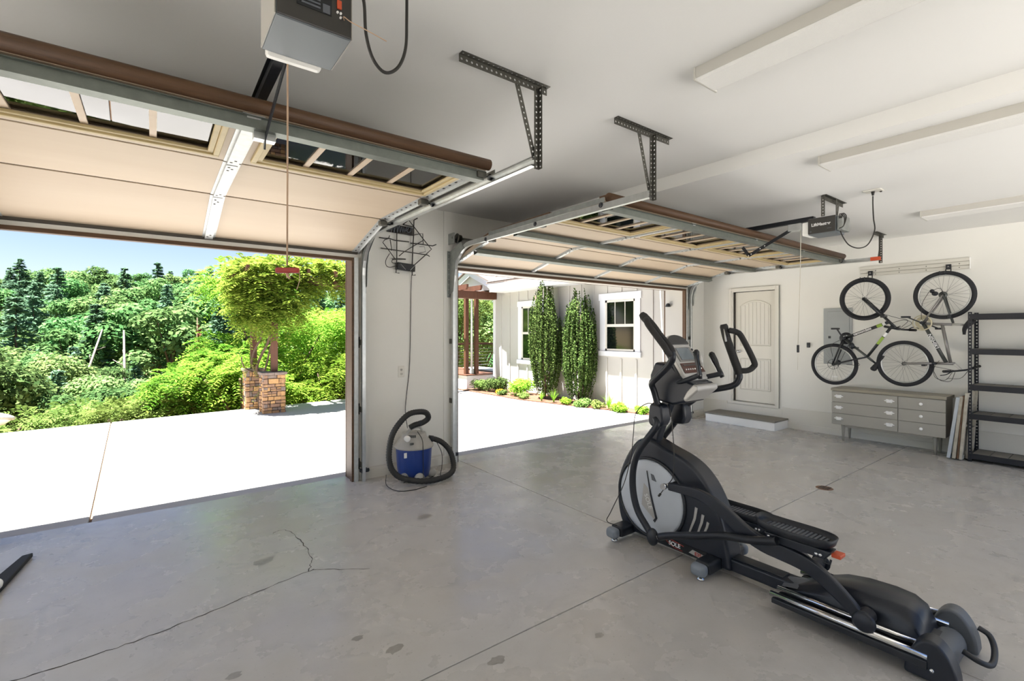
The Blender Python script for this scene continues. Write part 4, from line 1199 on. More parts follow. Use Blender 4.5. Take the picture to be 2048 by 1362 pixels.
# wall outlet
ot = thing('wall_outlet', 'white wall outlet on the column above the vacuum', 'outlet', (2.285, YF, 1.165))
MB().box(2.248, 2.322, YF - .008, YF - .0005, 1.10, 1.228).build('cover_plate', 'outlet_white', ot, bevel=.003)
for z in (1.142, 1.188):
    so = MB().lathe([(0, -.0035), (.016, -.003), (.017, 0)], (2.285, YF - .008, z), 'y', 16).build('socket', 'outlet_white', ot)
    mb = MB(); mb.box(2.278, 2.281, YF - .0125, YF - .0113, z - .006, z + .006); mb.box(2.289, 2.292, YF - .0125, YF - .0113, z - .006, z + .006); mb.build('slot', 'joint_dark', so)
# ------------------------------------------------------------------ bicycles on the slat rail
BX = 8.28
rk = thing('slat_rail', 'long pale aluminium slat rail high on the wall', 'wall rail', (8.57, 1.99, 2.53))
for i, (z0, z1) in enumerate(((2.565, 2.608), (2.512, 2.558), (2.462, 2.505))):
    MB().box(XR - .026, XR - .0005, 1.38, 2.595, z0, z1).build('slat', 'rail_pale', rk, bevel=.003)
MB().box(XR - .014, XR - .0005, 1.381, 2.594, 2.47, 2.60).build('back_plate', 'opener_side', rk)
mb = MB()
for y in (1.48, 1.82, 2.12, 2.40):
    for z in (2.535, 2.485):
        mb.lathe([(0, -.004), (.005, -.003), (.006, 0)], (XR - .026, y, z), 'x', 8)
mb.build('screw', 'steel_dark', rk)
MB().box(XR - .03, XR - .0005, 1.372, 1.38, 2.458, 2.612).build('end_cap', 'bright_white', rk)
def make_hook(y, label):
    t = thing('bike_hook', label, 'hook', (8.5, y, 2.5), 'black bike hooks')
    mb = MB(); mb.box(XR - .052, XR - .028, y - .028, y + .028, 2.468, 2.535); pl = mb.build('plate', 'black_metal', t, bevel=.004)
    mb = MB(); mb.tube(catmull([(XR - .053, y - .008, 2.495), (XR - .056, y, 2.51), (XR - .053, y + .01, 2.497)], 4), .003, 6); mb.build('emblem', 'silver', pl)
    for s in (-.026, .026):
        mb = MB(); mb.tube(catmull([(XR - .05, y + s, 2.47), (XR - .06, y + s, 2.42), (XR - .12, y + s, 2.383), (BX - .01, y + s, 2.378), (BX - .06, y + s, 2.39), (BX - .07, y + s, 2.42)], 5), .006, 8); mb.build('arm', 'black_metal', t)
make_hook(2.46, 'black hook holding the green-marked bicycle')
make_hook(1.585, 'black hook holding the silver bicycle')

def wheel(par, y, z, R, rim, disc=False, nsp=28, x=BX):
    mb = MB(); mb.ring((x, y, z), R - .026, .026, 'x', 56, 10); tw = mb.build('tyre', 'tyre', par)
    mb = MB(); mb.ring((x, y, z), R - .058, .012, 'x', 56, 8, .9); mb.build('rim', rim, tw)
    mb = MB()
    for k in range(nsp):
        a = 2 * PI * k / nsp; off = (.35 if k % 4 < 2 else -.35); s = -.022 if k % 2 else .022
        mb.tube([(x + s, y + .022 * math.cos(a + off * 3), z + .022 * math.sin(a + off * 3)), (x, y + (R - .062) * math.cos(a), z + (R - .062) * math.sin(a))], .0013, 4, cap=False)
    mb.build('spokes', 'bike_grey', tw)
    mb = MB(); mb.tube([(x - .055, y, z), (x + .055, y, z)], .011, 10); mb.lathe([(.011, -.032), (.024, -.03), (.024, -.022), (.014, -.02), (.014, .02), (.024, .022), (.024, .03), (.011, .032)], (x, y, z), 'x', 14); mb.build('hub', 'bike_dark_grey', tw)
    if disc:
        mb = MB(); mb.ring((x - .03, y, z), .075, .003, 'x', 30, 6)
        for k in range(6):
            a = PI / 3 * k; mb.tube([(x - .03, y + .02 * math.cos(a), z + .02 * math.sin(a)), (x - .03, y + .075 * math.cos(a + .35), z + .075 * math.sin(a + .35))], .003, 5)
        mb.build('brake_disc', 'bike_dark_grey', tw)
    return tw
def t2(pts, r, x=BX, n=10, sm=0):
    q = [(p[2] if len(p) > 2 else x, p[0], p[1]) for p in pts]
    return MB().tube(catmull(q, sm) if sm else q, r, n)
def saddle(par, pts, name='saddle'):
    """pts: nose, middle, rear of the saddle as (y, z)"""
    a, m, b = [Vector((BX, p[0], p[1])) for p in pts]
    C = catmull([a, m, b], 6); rr = [.024 + .045 * (i / (len(C) - 1)) ** 1.3 for i in range(len(C))]
    rr[-1] = .045
    mb = MB(); mb.tube(C, rr, 12, up=(1, 0, 0), sx=.62); return mb.build(name, 'black_rubber', par)
def cranks(par, y, z, ang, L, ring_mat, x=BX, cr=.085):
    mb = MB(); mb.lathe([(.05, -.004), (cr, -.003), (cr + .004, 0), (cr, .003), (.05, .004)], (x + .05, y, z), 'x', 32); 
    for k in range(5):
        a = 2 * PI * k / 5; mb.tube([(x + .05, y, z), (x + .05, y + .06 * math.cos(a), z + .06 * math.sin(a))], .006, 6)
    cw = mb.build('chainring', ring_mat, par)
    for s in (-1, 1):
        a = ang if s < 0 else ang + PI
        e = Vector((x + s * .075, y + L * math.cos(a), z + L * math.sin(a)))
        mb = MB(); mb.beam((x + s * .065, y, z), e, .014, .024, up=(1, 0, 0)); ca = mb.build('crank_arm', 'black_metal', par)
        mb = MB(); mb.box(e.x + s * .01, e.x + s * .10, e.y - .045, e.y + .045, e.z - .012, e.z + .012); mb.build('pedal', 'black_plastic', ca, bevel=.006)
    mb = MB(); mb.tube([(x - .07, y, z), (x + .07, y, z)], .02, 12); mb.build('bottom_bracket', 'black_metal', par)

# black and green bicycle, hung by its front wheel
A = thing('bicycle', 'black bicycle with green marks hung by its front wheel', 'bicycle', (BX, 2.6, .8), 'bicycles hung on the wall')
RW_ = .315
wheel(A, 2.455, 2.106, RW_, 'black_metal')
wheel(A, 2.843, 1.135, RW_, 'rim_silver', disc=True)
crownA, hb, ht = (2.215, 1.834), (2.175, 1.785), (2.095, 1.69)
for s in (-1, 1):
    t2([(2.455, 2.106, BX + s * .058), (2.38, 2.02, BX + s * .06), (2.235, 1.855, BX + s * .055)], .017).build('fork_leg', 'bike_black', A)
mb = MB(); mb.beam((BX - .075, 2.225, 1.845), (BX + .075, 2.225, 1.845), .05, .035); mb.build('fork_crown', 'bike_black', A, bevel=.008)
t2([(2.23, 1.85), hb, ht], .019).build('head_tube', 'bike_black', A)
dt = t2([(2.165, 1.765), (2.715, 1.525)], .0225).build('down_tube', 'bike_black', A)
tt = t2([(2.125, 1.715), (2.42, 1.262)], .019).build('top_tube', 'bike_black', A)
t2([(2.715, 1.525), (2.41, 1.255), (2.355, 1.205)], .017).build('seat_tube', 'bike_dark_grey', A)
t2([(2.355, 1.205), (2.31, 1.165)], .0135).build('seat_post', 'black_metal', A)
for s in (-1, 1):
    t2([(2.42, 1.262, BX + s * .02), (2.60, 1.21, BX + s * .05), (2.843, 1.135, BX + s * .06)], .010).build('seat_stay', 'bike_black', A)
    t2([(2.715, 1.525, BX + s * .03), (2.76, 1.38, BX + s * .05), (2.843, 1.135, BX + s * .06)], .011).build('chain_stay', 'bike_black', A)
saddle(A, [(2.225, 1.285), (2.30, 1.17), (2.355, 1.075)])
cranks(A, 2.70, 1.53, math.atan2(.16, .09), .165, 'black_metal')
# decals on the tubes
def decal(par, a, b, f0, f1, r, mat):
    a, b = Vector((BX, *a)), Vector((BX, *b))
    MB().tube([a + (b - a) * f0, a + (b - a) * f1], r, 12, cap=False).build('decal', mat, par)
decal(dt, (2.165, 1.765), (2.715, 1.525), .14, .25, .0232, 'green_decal'); decal(dt, (2.165, 1.765), (2.715, 1.525), .07, .13, .0232, 'bright_white')
decal(tt, (2.125, 1.715), (2.42, 1.262), .36, .58, .0197, 'green_decal'); decal(tt, (2.125, 1.715), (2.42, 1.262), .22, .34, .0197, 'bright_white')
text_part('frame_lettering', 'cannondale', .052, frame_mtx((BX - .0235, 2.475, 1.632), (0, -.55, .24), (0, .24, .55)), 'white_print', dt, bold=.001)
# bars, stem, levers
mb = MB(); mb.beam((BX, 2.09, 1.685), (BX, 2.03, 1.665), .035, .03); mb.build('stem', 'black_metal', A, bevel=.006)
hbz = t2([(2.13, 1.70, BX - .30), (2.04, 1.665, BX - .15), (2.03, 1.66, BX), (2.0, 1.655, BX + .12), (1.93, 1.65, BX + .22)], .013, sm=5).build('handlebar', 'black_metal', A)
t2([(2.13, 1.70, BX - .31), (2.075, 1.678, BX - .20)], .017).build('grip', 'grip_foam', hbz); t2([(1.92, 1.649, BX + .235), (1.975, 1.653, BX + .15)], .017).build('grip', 'grip_foam', hbz)
t2([(2.06, 1.67, BX - .17), (2.0, 1.70, BX - .19), (1.97, 1.70, BX - .28)], .006, sm=4).build('brake_lever', 'black_metal', hbz); t2([(1.99, 1.65, BX + .12), (1.93, 1.69, BX + .14), (1.88, 1.67, BX + .2)], .006, sm=4).build('brake_lever', 'black_metal', hbz)
mb = MB()
for pts in ([(2.0, 1.69, BX - .1), (1.94, 1.78, BX - .06), (2.06, 1.82, BX - .05), (2.22, 1.88, BX - .06)], [(2.0, 1.66, BX - .12), (1.90, 1.74, BX - .05), (2.0, 1.79, BX), (2.15, 1.74, BX - .03)], [(2.76, 1.50, BX - .03), (2.86, 1.42, BX - .06), (2.84, 1.25, BX - .06)], [(2.55, 1.20, BX - .05), (2.50, 1.14, BX - .05), (2.66, 1.14, BX - .06)]):
    MB().tube(catmull([(p[2], p[0], p[1]) for p in pts], 6), .003, 6).build('brake_cable', 'cable_black', A)
MB().sphere((BX - .04, 2.60, 1.42), (.03, .035, .05), 12, 8).build('front_derailleur', 'black_metal', A)
MB().sphere((BX + .04, 2.80, 1.16), (.025, .04, .04), 12, 8).build('rear_derailleur', 'black_metal', A)
mb = MB(); mb.box(BX - .055, BX + .055, 2.235, 2.275, 1.895, 1.935); mb.build('brake_caliper', 'black_metal', A, bevel=.01)
mb = MB(); mb.box(BX - .004, BX + .004, 2.80, 2.87, .935, .955); mb.build('spoke_reflector', 'bright_white', A)
mb = MB(); mb.tube([(BX + .05, 2.70, 1.615), (BX + .05, 2.86, 1.16)], .004, 5); mb.tube([(BX + .05, 2.66, 1.45), (BX + .05, 2.81, 1.10)], .004, 5); mb.build('chain', 'bike_dark_grey', A)

# silver and black bicycle, hung by its rear wheel
B = thing('bicycle', 'silver-grey bicycle hung by its rear wheel near the shelf', 'bicycle', (BX, 1.75, .86), 'bicycles hung on the wall')
wheel(B, 1.580, 2.108, RW_ + .003, 'rim_silver')
wheel(B, 1.993, 1.188, RW_ + .003, 'rim_silver')
for s in (-1, 1):
    t2([(1.993, 1.188, BX + s * .055), (1.86, 1.196, BX + s * .06), (1.66, 1.21, BX + s * .052)], .0135).build('fork_leg', 'bike_grey', B)
mb = MB(); mb.beam((BX - .07, 1.67, 1.21), (BX + .07, 1.67, 1.21), .045, .03); mb.build('fork_crown', 'black_metal', B, bevel=.008)
t2([(1.66, 1.21), (1.60, 1.212), (1.47, 1.212)], .018).build('head_tube', 'bike_grey', B)
dtb = t2([(1.79, 1.74), (1.558, 1.225)], .022).build('down_tube', 'bike_dark_grey', B)
t2([(1.598, 1.725), (1.515, 1.222)], .0185).build('top_tube', 'bike_grey', B)
t2([(1.79, 1.74), (1.598, 1.725), (1.50, 1.722)], .0165).build('seat_tube', 'bike_grey', B)
t2([(1.50, 1.722), (1.385, 1.715)], .0135).build('seat_post', 'silver', B)
for s in (-1, 1):
    t2([(1.49, 1.74, BX + s * .018), (1.53, 1.90, BX + s * .045), (1.58, 2.108, BX + s * .06)], .010).build('seat_stay', 'bike_dark_grey', B)
    t2([(1.78, 1.755, BX + s * .03), (1.70, 1.90, BX + s * .05), (1.58, 2.108, BX + s * .06)], .011).build('chain_stay', 'bike_grey', B)
text_part('frame_lettering', 'NISHIKI', .062, frame_mtx((BX - .023, 1.685, 1.50), (0, -.232, -.515), (0, -.515, .232)), 'white_print', dtb, bold=.001)
saddle(B, [(1.385, 1.59), (1.375, 1.68), (1.30, 1.78)])
cranks(B, 1.795, 1.748, math.atan2(.09, .17), .17, 'gold_guard', cr=.088)
MB().ring((BX - .035, 1.795, 1.748), .098, .008, 'x', 36, 8).build('chain_guard', 'gold_guard', B, label='pale yellowed chain guard ring')
mb = MB(); mb.beam((BX, 1.48, 1.212), (BX, 1.415, 1.135), .032, .028); mb.build('stem', 'silver', B, bevel=.006)
hz = t2([(1.30, 1.175, BX + .26), (1.36, 1.14, BX + .12), (1.41, 1.13, BX), (1.46, 1.125, BX - .14), (1.52, 1.125, BX - .30)], .012, sm=5).build('handlebar', 'black_metal', B)
t2([(1.285, 1.18, BX + .29), (1.335, 1.155, BX + .17)], .017).build('grip', 'grip_foam', hz); t2([(1.525, 1.125, BX - .31), (1.48, 1.125, BX - .20)], .017).build('grip', 'grip_foam', hz)
t2([(1.47, 1.12, BX - .16), (1.52, 1.08, BX - .2), (1.56, 1.07, BX - .28)], .006, sm=4).build('brake_lever', 'black_metal', hz)
mb = MB()
for pts in ([(1.47, 1.11, BX - .15), (1.55, 1.0, BX - .1), (1.66, 1.03, BX - .05), (1.67, 1.15, BX - .04), (1.62, 1.25, BX - .03)], [(1.45, 1.11, BX - .12), (1.50, .99, BX - .1), (1.62, 1.0, BX - .05), (1.68, 1.12, BX - .05)], [(1.36, 1.13, BX + .1), (1.42, 1.03, BX), (1.55, 1.02, BX - .02)], [(1.45, 1.13, BX - .1), (1.62, 1.16, BX - .06), (1.72, 1.17, BX - .04)], [(1.80, 1.79, BX - .05), (1.79, 2.0, BX - .05), (1.72, 2.16, BX - .05)], [(1.70, 2.16, BX - .04), (1.62, 2.20, BX - .05), (1.58, 2.15, BX - .06), (1.60, 2.11, BX - .06)]):
    MB().tube(catmull([(p[2], p[0], p[1]) for p in pts], 6), .003, 6).build('brake_cable', 'cable_black', B)
MB().sphere((BX - .05, 1.66, 2.13), (.022, .035, .03), 12, 8).build('rear_derailleur', 'black_metal', B)
MB().sphere((BX - .05, 1.69, 2.165), (.022, .026, .026), 12, 8).build('jockey_wheel', 'black_metal', B)
MB().box(BX - .06, BX + .06, 1.76, 1.80, 1.165, 1.205).build('brake_caliper', 'black_metal', B, bevel=.008)
MB().box(BX - .055, BX + .055, 1.50, 1.54, 1.80, 1.85).build('brake_caliper', 'black_metal', B, bevel=.008)
mb = MB(); mb.lathe([(.02, -.02), (.045, -.018), (.04, .0), (.03, .015), (.02, .02)], (BX - .03, 1.58, 2.108), 'x', 20); mb.build('cassette', 'bike_dark_grey', B)

# ------------------------------------------------------------------ breaker panel and switch
bp = thing('breaker_panel', 'grey steel breaker panel behind the black bicycle wheel', 'electrical panel', (XR, 2.9, 1.55))
MB().box(XR - .018, XR - .0005, 2.70, 3.09, 1.12, 2.00).build('cover', 'panel_box_grey', bp, bevel=.004)
MB().box(XR - .024, XR - .0182, 2.735, 3.03, 1.16, 1.95).build('door', 'panel_box_grey', bp, bevel=.003)
MB().box(XR - .03, XR - .0242, 2.985, 3.02, 1.525, 1.56).build('latch', 'black_plastic', bp, bevel=.002)
sw = thing('wall_sensor', 'small black sensor box on the wall beside the breaker panel', 'sensor', (XR, 3.315, 1.41))
MB().box(XR - .026, XR - .0005, 3.292, 3.335, 1.37, 1.45).build('case', 'black_plastic', sw, bevel=.004)
MB().box(XR - .029, XR - .0262, 3.303, 3.324, 1.385, 1.40).build('button', 'grey_plastic', sw)

# ------------------------------------------------------------------ dresser
ds = thing('dresser', 'low grey painted dresser with white hardware under the bicycles', 'dresser', (8.36, 2.18, 0))
DX0, DXB, DY_0, DY_1 = 8.155, 8.57, 1.535, 2.835
MB().box(DX0 + .02, DXB, DY_0 + .012, DY_1 - .012, .245, .745).build('body', 'dresser_grey', ds, bevel=.003)
MB().box(DX0 - .008, DXB + .004, DY_0 - .006, DY_1 + .006, .7455, .785).build('top', 'dresser_top', ds, bevel=.005)
ysp = 2.033
zs = [.248, .413, .578, .742]
def drawer(y0, y1, z0, z1, wide):
    d = MB().box(DX0, DX0 + .021, y0, y1, z0 + .003, z1 - .003).build('drawer', 'dresser_grey', ds, bevel=.003)
    zc = (z0 + z1) / 2 + .005
    if wide:
        for yc in (y0 + (y1 - y0) * .115, y0 + (y1 - y0) * .885):
            mb = MB()
            o = []
            for k in range(36):
                a = 2 * PI * k / 36
                rr = 1 + .16 * math.cos(6 * a) + .08 * math.sin(3 * a)
                o.append((DX0 - .004, yc + .046 * rr * math.cos(a) * (1 + .15 * abs(math.cos(a))), zc + .024 * rr * math.sin(a)))
            mb.prism(o, (.004, 0, 0))
            pl = mb.build('pull_plate', 'bright_white', d, bevel=.001, seg=1, label='ornate white pull')
            mb = MB(); mb.tube(catmull([(DX0 - .006, yc - .034, zc + .008), (DX0 - .02, yc - .025, zc - .01), (DX0 - .024, yc, zc - .018), (DX0 - .02, yc + .025, zc - .01), (DX0 - .006, yc + .034, zc + .008)], 5), .0042, 7)
            mb.sphere((DX0 - .006, yc - .036, zc + .008), .008, 8, 6); mb.sphere((DX0 - .006, yc + .036, zc + .008), .008, 8, 6); mb.sphere((DX0 - .006, yc, zc + .016), .009, 8, 6)
            hnd = mb.build('handle', 'bright_white', d)
    else:
        mb = MB(); mb.lathe([(0, -.028), (.014, -.027), (.021, -.02), (.02, -.014), (.009, -.009), (.009, 0)], (DX0, (y0 + y1) / 2, zc), 'x', 18); mb.build('knob', 'bright_white', d, label='round white knob')
for i in range(3):
    drawer(ysp + .004, DY_1 - .004, zs[i], zs[i + 1], True)
    drawer(DY_0 + .004, ysp - .004, zs[i], zs[i + 1], False)
for (x, y) in ((8.25, 2.71), (8.25, 1.66), (8.50, 2.71), (8.50, 1.66)):
    MB().lathe([(0, 0), (.013, 0), (.024, .19), (.026, .245), (0, .245)], (x, y, 0), 'z', 14).build('leg', 'dresser_grey', ds)
MB().box(8.235, 8.265, 1.67, 2.70, .205, .2445).build('apron', 'dresser_grey', ds)

# ------------------------------------------------------------------ black rivet shelving
su = thing('shelving_unit', 'black steel shelving unit with five board shelves at right edge', 'shelf unit', (8.38, .4, 0))
SY1, SY0, SX0, SX1 = 1.33, -.50, 8.165, 8.565
for (x, sx) in ((SX0, 1), (SX1, -1)):
    for (y, sy) in ((SY1, -1), (SY0, 1)):
        mb = MB()
        if y == SY1:
            mb.perf((x, y + sy * .018, 0), (x, y + sy * .018, 1.875), (0, 1, 0), .036, .003, .042, .0085)
            mb.perf((x + sx * .018, y, 0), (x + sx * .018, y, 1.875), (1, 0, 0), .036, .003, .042, .0085)
        else:
            mb.box(x - .002, x + .002, y, y + .036, 0, 1.875); mb.box(x, x + sx * .036, y - .002, y + .002, 0, 1.875)
        mb.build('post', 'shelf_black', su)
for zt in (1.85, 1.412, .962, .60, .105):
    sh = MB()
    for x in (SX0 + .003, SX1 - .021):
        sh.box(x, x + .018, SY0 + .01, SY1 - .012, zt - .068, zt)
    for y in (SY0 + .012, SY1 - .03):
        sh.box(SX0 + .022, SX1 - .022, y, y + .018, zt - .068, zt)
    sh = sh.build('shelf_frame', 'shelf_black', su, bevel=.003)
    y = SY0 + .035
    k = 0
    while y < SY1 - .06:
        wdt = .155
        MB().box(SX0 + .022, SX1 - .022, y, min(y + wdt, SY1 - .034), zt - .016, zt - .001).build('board', 'shelf_board', sh, bevel=.003, seg=1)
        y += wdt + .006

# ------------------------------------------------------------------ old sashes and boards leaning by the shelf
def leaning(name, label, cat, y0, y1, xb, xt, h, th, mat, holes=None, cross=()):
    """frame standing on the floor at x = xb and leaning to x = xt at its top"""
    t = thing(name, label, cat, (xb, (y0 + y1) / 2, 0), 'old sashes and boards leaning together')
    d = Vector((xt - xb, 0, h)).normalized(); L = math.hypot(xt - xb, h)
    n = Vector((-d.z, 0, d.x))
    def bar(k0, k1, ya, yb, nm):
        a = Vector((xb, 0, 0)) + d * k0; b = Vector((xb, 0, 0)) + d * k1
        vs = [Vector((p.x, yy, p.z)) + n * q for p in (a, b) for yy in (ya, yb) for q in (0, th)]
        MB().add(vs, [(0, 1, 3, 2), (4, 6, 7, 5), (0, 4, 5, 1), (2, 3, 7, 6), (0, 2, 6, 4), (1, 5, 7, 3)]).build(nm, mat, t, bevel=.003, seg=1)
    if holes is None:
        bar(0, L, y0, y1, 'board')
    else:
        s = holes
        bar(0, L, y0, y0 + s, 'stile'); bar(0, L, y1 - s, y1, 'stile')
        bar(0, s, y0 + s, y1 - s, 'rail'); bar(L - s, L, y0 + s, y1 - s, 'rail')
        for c in cross:
            bar(L * c - s / 3, L * c + s / 3, y0 + s, y1 - s, 'rail')
    return t
# these lean towards the shelf: their faces look to -y, so build them edge-on
def lean_y(name, label, cat, yb, yt, x0, x1, h, th, mat, frame=None, cross=()):
    t = thing(name, label, cat, ((x0 + x1) / 2, yb, 0), 'old sashes and boards leaning together')
    d = Vector((0, yt - yb, h)).normalized(); L = math.hypot(yt - yb, h); n = Vector((0, d.z, -d.y))
    def bar(k0, k1, xa, xb, nm):
        vs = [Vector((xx, yb, .0)) + d * k + n * (q - th) for k in (k0, k1) for xx in (xa, xb) for q in (0, th)]
        z0 = min(v.z for v in vs)
        MB().add(vs, [(0, 1, 3, 2), (4, 6, 7, 5), (0, 4, 5, 1), (2, 3, 7, 6), (0, 2, 6, 4), (1, 5, 7, 3)]).build(nm, mat, t, bevel=.003, seg=1)
    if frame is None:
        bar(0.02, L, x0, x1, 'board')
    else:
        bar(.02, L, x0, x0 + frame, 'stile'); bar(.02, L, x1 - frame, x1, 'stile')
        bar(.02, .02 + frame, x0 + frame, x1 - frame, 'rail'); bar(L - frame, L, x0 + frame, x1 - frame, 'rail')
        for c in cross: bar(L * c, L * c + frame * .5, x0 + frame, x1 - frame, 'rail')
    return t
lean_y('window_sash', 'bluish-white old window sash, outermost of the leaning stack by the dresser', 'old window', 1.525, 1.43, 8.10, 8.50, .80, .034, 'old_blue_white', .05, (.5,))
lean_y('window_sash', 'chipped cream window sash, second in the leaning stack', 'old window', 1.475, 1.40, 8.11, 8.52, .81, .034, 'old_white_wood', .05, (.33, .66))
lean_y('wood_board', 'brown peeling wooden board amid the leaning white sashes', 'board', 1.432, 1.375, 8.12, 8.40, .82, .020, 'old_brown_wood')
lean_y('window_sash', 'peeling white window sash in front of the shelf post', 'old window', 1.405, 1.345, 8.09, 8.50, .86, .030, 'old_white_wood', .055, (.5,))
lean_y('window_sash', 'tall rough white sash half behind the shelf post', 'old window', 1.365, 1.32, 8.22, 8.55, .95, .028, 'old_white_wood', .05, (.4, .7))

# weathered strip poking in at the left edge of the floor
t = thing('rubber_strip', 'dark weathered strip with white round end at the left edge', 'strip', (-.85, 4.0, 0))
mb = MB(); mb.prism([(-.70, 4.82, .002), (-.755, 4.80, .002), (-.86, 4.30, .002), (-.88, 4.0, .002), (-.80, 4.0, .002), (-.76, 4.30, .002)], (0, 0, .03)); mb.build('strip', 'black_rubber', t, bevel=.006)
mb = MB(); mb.sphere((-.80, 4.28, .05), (.045, .08, .035), 14, 8); mb.build('end_pad', 'bright_white', t)
# ------------------------------------------------------------------ driveway, bank and hillside
def yedge(x): return 11.285 + .114 * x
dw = struct(MB().prism([(-9, 5.405, -.03), (8.0, 5.405, -.03), (8.0, 12.2, -.03), (-9, 10.3, -.03)], (0, 0, -.1)).build('driveway', 'drive_joint'), 'sunlit pale concrete driveway')
def dslab(poly):
    MB().prism([(x, y, -.12) for x, y in poly], (0, 0, .115)).build('slab', 'drive_concrete', dw, bevel=.004, seg=1)
dslab([(-9, 5.405), (-.452, 5.405), (-.635, yedge(-.635)), (-9, yedge(-9))])
dslab([(-.430, 5.405), (7.9, 5.405), (7.72, 5.91), (7.50, 6.9), (7.0, 8.98), (6.92, 11.09), (6.85, 11.6), (6.6, yedge(6.6)), (-.613, yedge(-.613))])
tag(MB().prism([(7.9, 5.41, -.03), (8.01, 5.41, -.03), (8.01, 11.6, -.03), (6.86, 11.6, -.03), (6.93, 11.09, -.03), (7.01, 8.98, -.03), (7.51, 6.9, -.03), (7.73, 5.91, -.03)], (0, 0, .045)).build('planting_bed', 'soil'), 'narrow strip of brown soil along the house wall', 'soil bed')

HT = [(-3, -.06), (0, -.10), (.8, -.45), (2, -1.2), (5, -2.8), (12, -6), (25, -10), (40, -12.5), (60, -11.5), (90, -7), (130, -1.5), (170, 3.2), (200, 5.6), (300, 5)]
def ground(x, y):
    s = y - (yedge(x) if x < 6.6 else min(12.05 + (x - 6.6) * 1.2, 15.5))
    for (a, za), (b, zb) in zip(HT[:-1], HT[1:]):
        if s <= b:
            z = za + (zb - za) * max(0, (s - a)) / (b - a); break
    else:
        z = HT[-1][1]
    if s > 20:
        z += 2.2 * math.sin(x * .045 + 1.1) * min(1, (s - 20) / 40) + .8 * math.sin(x * .13 + y * .07)
    return z
ys = [10.2, 10.8, 11.0, 11.3, 11.6, 12.0, 12.5, 13, 14, 15, 16.5, 18, 20, 23, 27, 32, 38, 45, 53, 62, 72, 83, 95, 110, 125, 140, 155, 170, 185, 200, 215, 240, 300]
xs = [-160, -120, -90, -60, -45, -33, -24, -17, -12, -9, -6, -4, -2, 0, 2, 4, 6, 6.6, 8, 10, 13, 17, 22, 28, 36, 45, 56, 70, 90, 115, 150, 200, 260, 330]
vs = [(x, max(y, yedge(x) - .1) if y < 12.6 and x <= 6.6 else y, 0) for y in ys for x in xs]
vs = [(x, y, ground(x, y) - (.12 if y < yedge(x) + .05 else 0)) for x, y, z in vs]
n = len(xs)
fs = [(j * n + i, j * n + i + 1, (j + 1) * n + i + 1, (j + 1) * n + i) for j in range(len(ys) - 1) for i in range(n - 1)]
hill = struct(MB().add(vs, fs, True).build('hillside', 'forest_floor'), 'wooded hillside ground beyond the driveway')
# unseen ground behind and left of the garage, added to bounce sunlight indoors
mb = MB(); mb.box(-22, 20, -22, YBK, -.2, -.01); mb.box(-22, XLW, YBK, 5.405, -.2, -.01); mb.box(-22, -9.001, 5.405, 9.4, -.2, -.01)
struct(mb.build('bounce_apron', 'drive_concrete'))

# ------------------------------------------------------------------ foliage builders
def rnd_dir(rng):
    z = rng.uniform(-1, 1); a = rng.uniform(0, 2 * PI); s = math.sqrt(1 - z * z)
    return Vector((s * math.cos(a), s * math.sin(a), z))
def leaf_quad(vs, fs, p, n, L, W, rng, up=None):
    t = up if up is not None else rnd_dir(rng)
    a = (t - n * t.dot(n))
    a = a.normalized() if a.length > 1e-3 else n.orthogonal().normalized()
    b = n.cross(a)
    o = len(vs)
    vs.extend([p - a * (L / 2), p + b * (W / 2) - a * (L * .05), p + a * (L / 2), p - b * (W / 2) - a * (L * .05)])
    fs.append((o, o + 1, o + 2, o + 3))
def cloud(blobs, n, L, W, seed, shell=.55, up_bias=.5):
    rng = random.Random(seed); vs = []; fs = []
    tot = sum(b[3] ** 2 for b in blobs)
    for (x, y, z, r) in blobs:
        c = Vector((x, y, z))
        for _ in range(int(n * r * r / tot)):
            d = rnd_dir(rng)
            if d.z < -.3 and rng.random() < .6: d.z = -d.z
            q = c + Vector((d.x, d.y, d.z * .8)) * (r * (shell + (1 - shell) * rng.random() ** .5) * rng.uniform(.85, 1.12))
            nn = (d + rnd_dir(rng) * .7 + Vector((0, 0, up_bias))).normalized()
            leaf_quad(vs, fs, q, nn, L * rng.uniform(.7, 1.3), W * rng.uniform(.7, 1.3), rng)
    return vs, fs
def pinnate(blobs, n, L, nl, lw, seed, droop=.5):
    """compound leaves: a fan of paired leaflets along a drooping midrib"""
    rng = random.Random(seed); vs = []; fs = []
    tot = sum(b[3] ** 2 for b in blobs)
    for (x, y, z, r) in blobs:
        c = Vector((x, y, z))
        for _ in range(int(n * r * r / tot)):
            d = rnd_dir(rng)
            if d.z < -.2 and rng.random() < .6: d.z = -d.z
            p = c + d * (r * rng.uniform(.5, .98))
            ax = (Vector((d.x, d.y, d.z * .4)) + rnd_dir(rng) * .55).normalized()
            nn = (Vector((0, 0, 1)) + rnd_dir(rng) * .45).normalized()
            sd = ax.cross(nn).normalized(); nn = sd.cross(ax)
            LL = L * rng.uniform(.7, 1.25)
            for k in range(nl):
                f = (k + 1) / nl
                q = p + ax * (LL * f) - Vector((0, 0, droop * LL * f * f))
                for s in (-1, 1):
                    a = (sd * s + ax * .45 - Vector((0, 0, .25))).normalized()
                    l = LL * .42 * (1 - .35 * abs(f - .45))
                    b = nn.cross(a).normalized()
                    o = len(vs)
                    vs.extend([q, q + a * (l * .5) + b * (lw * l), q + a * l, q + a * (l * .5) - b * (lw * l)])
                    fs.append((o, o + 1, o + 2, o + 3))
    return vs, fs

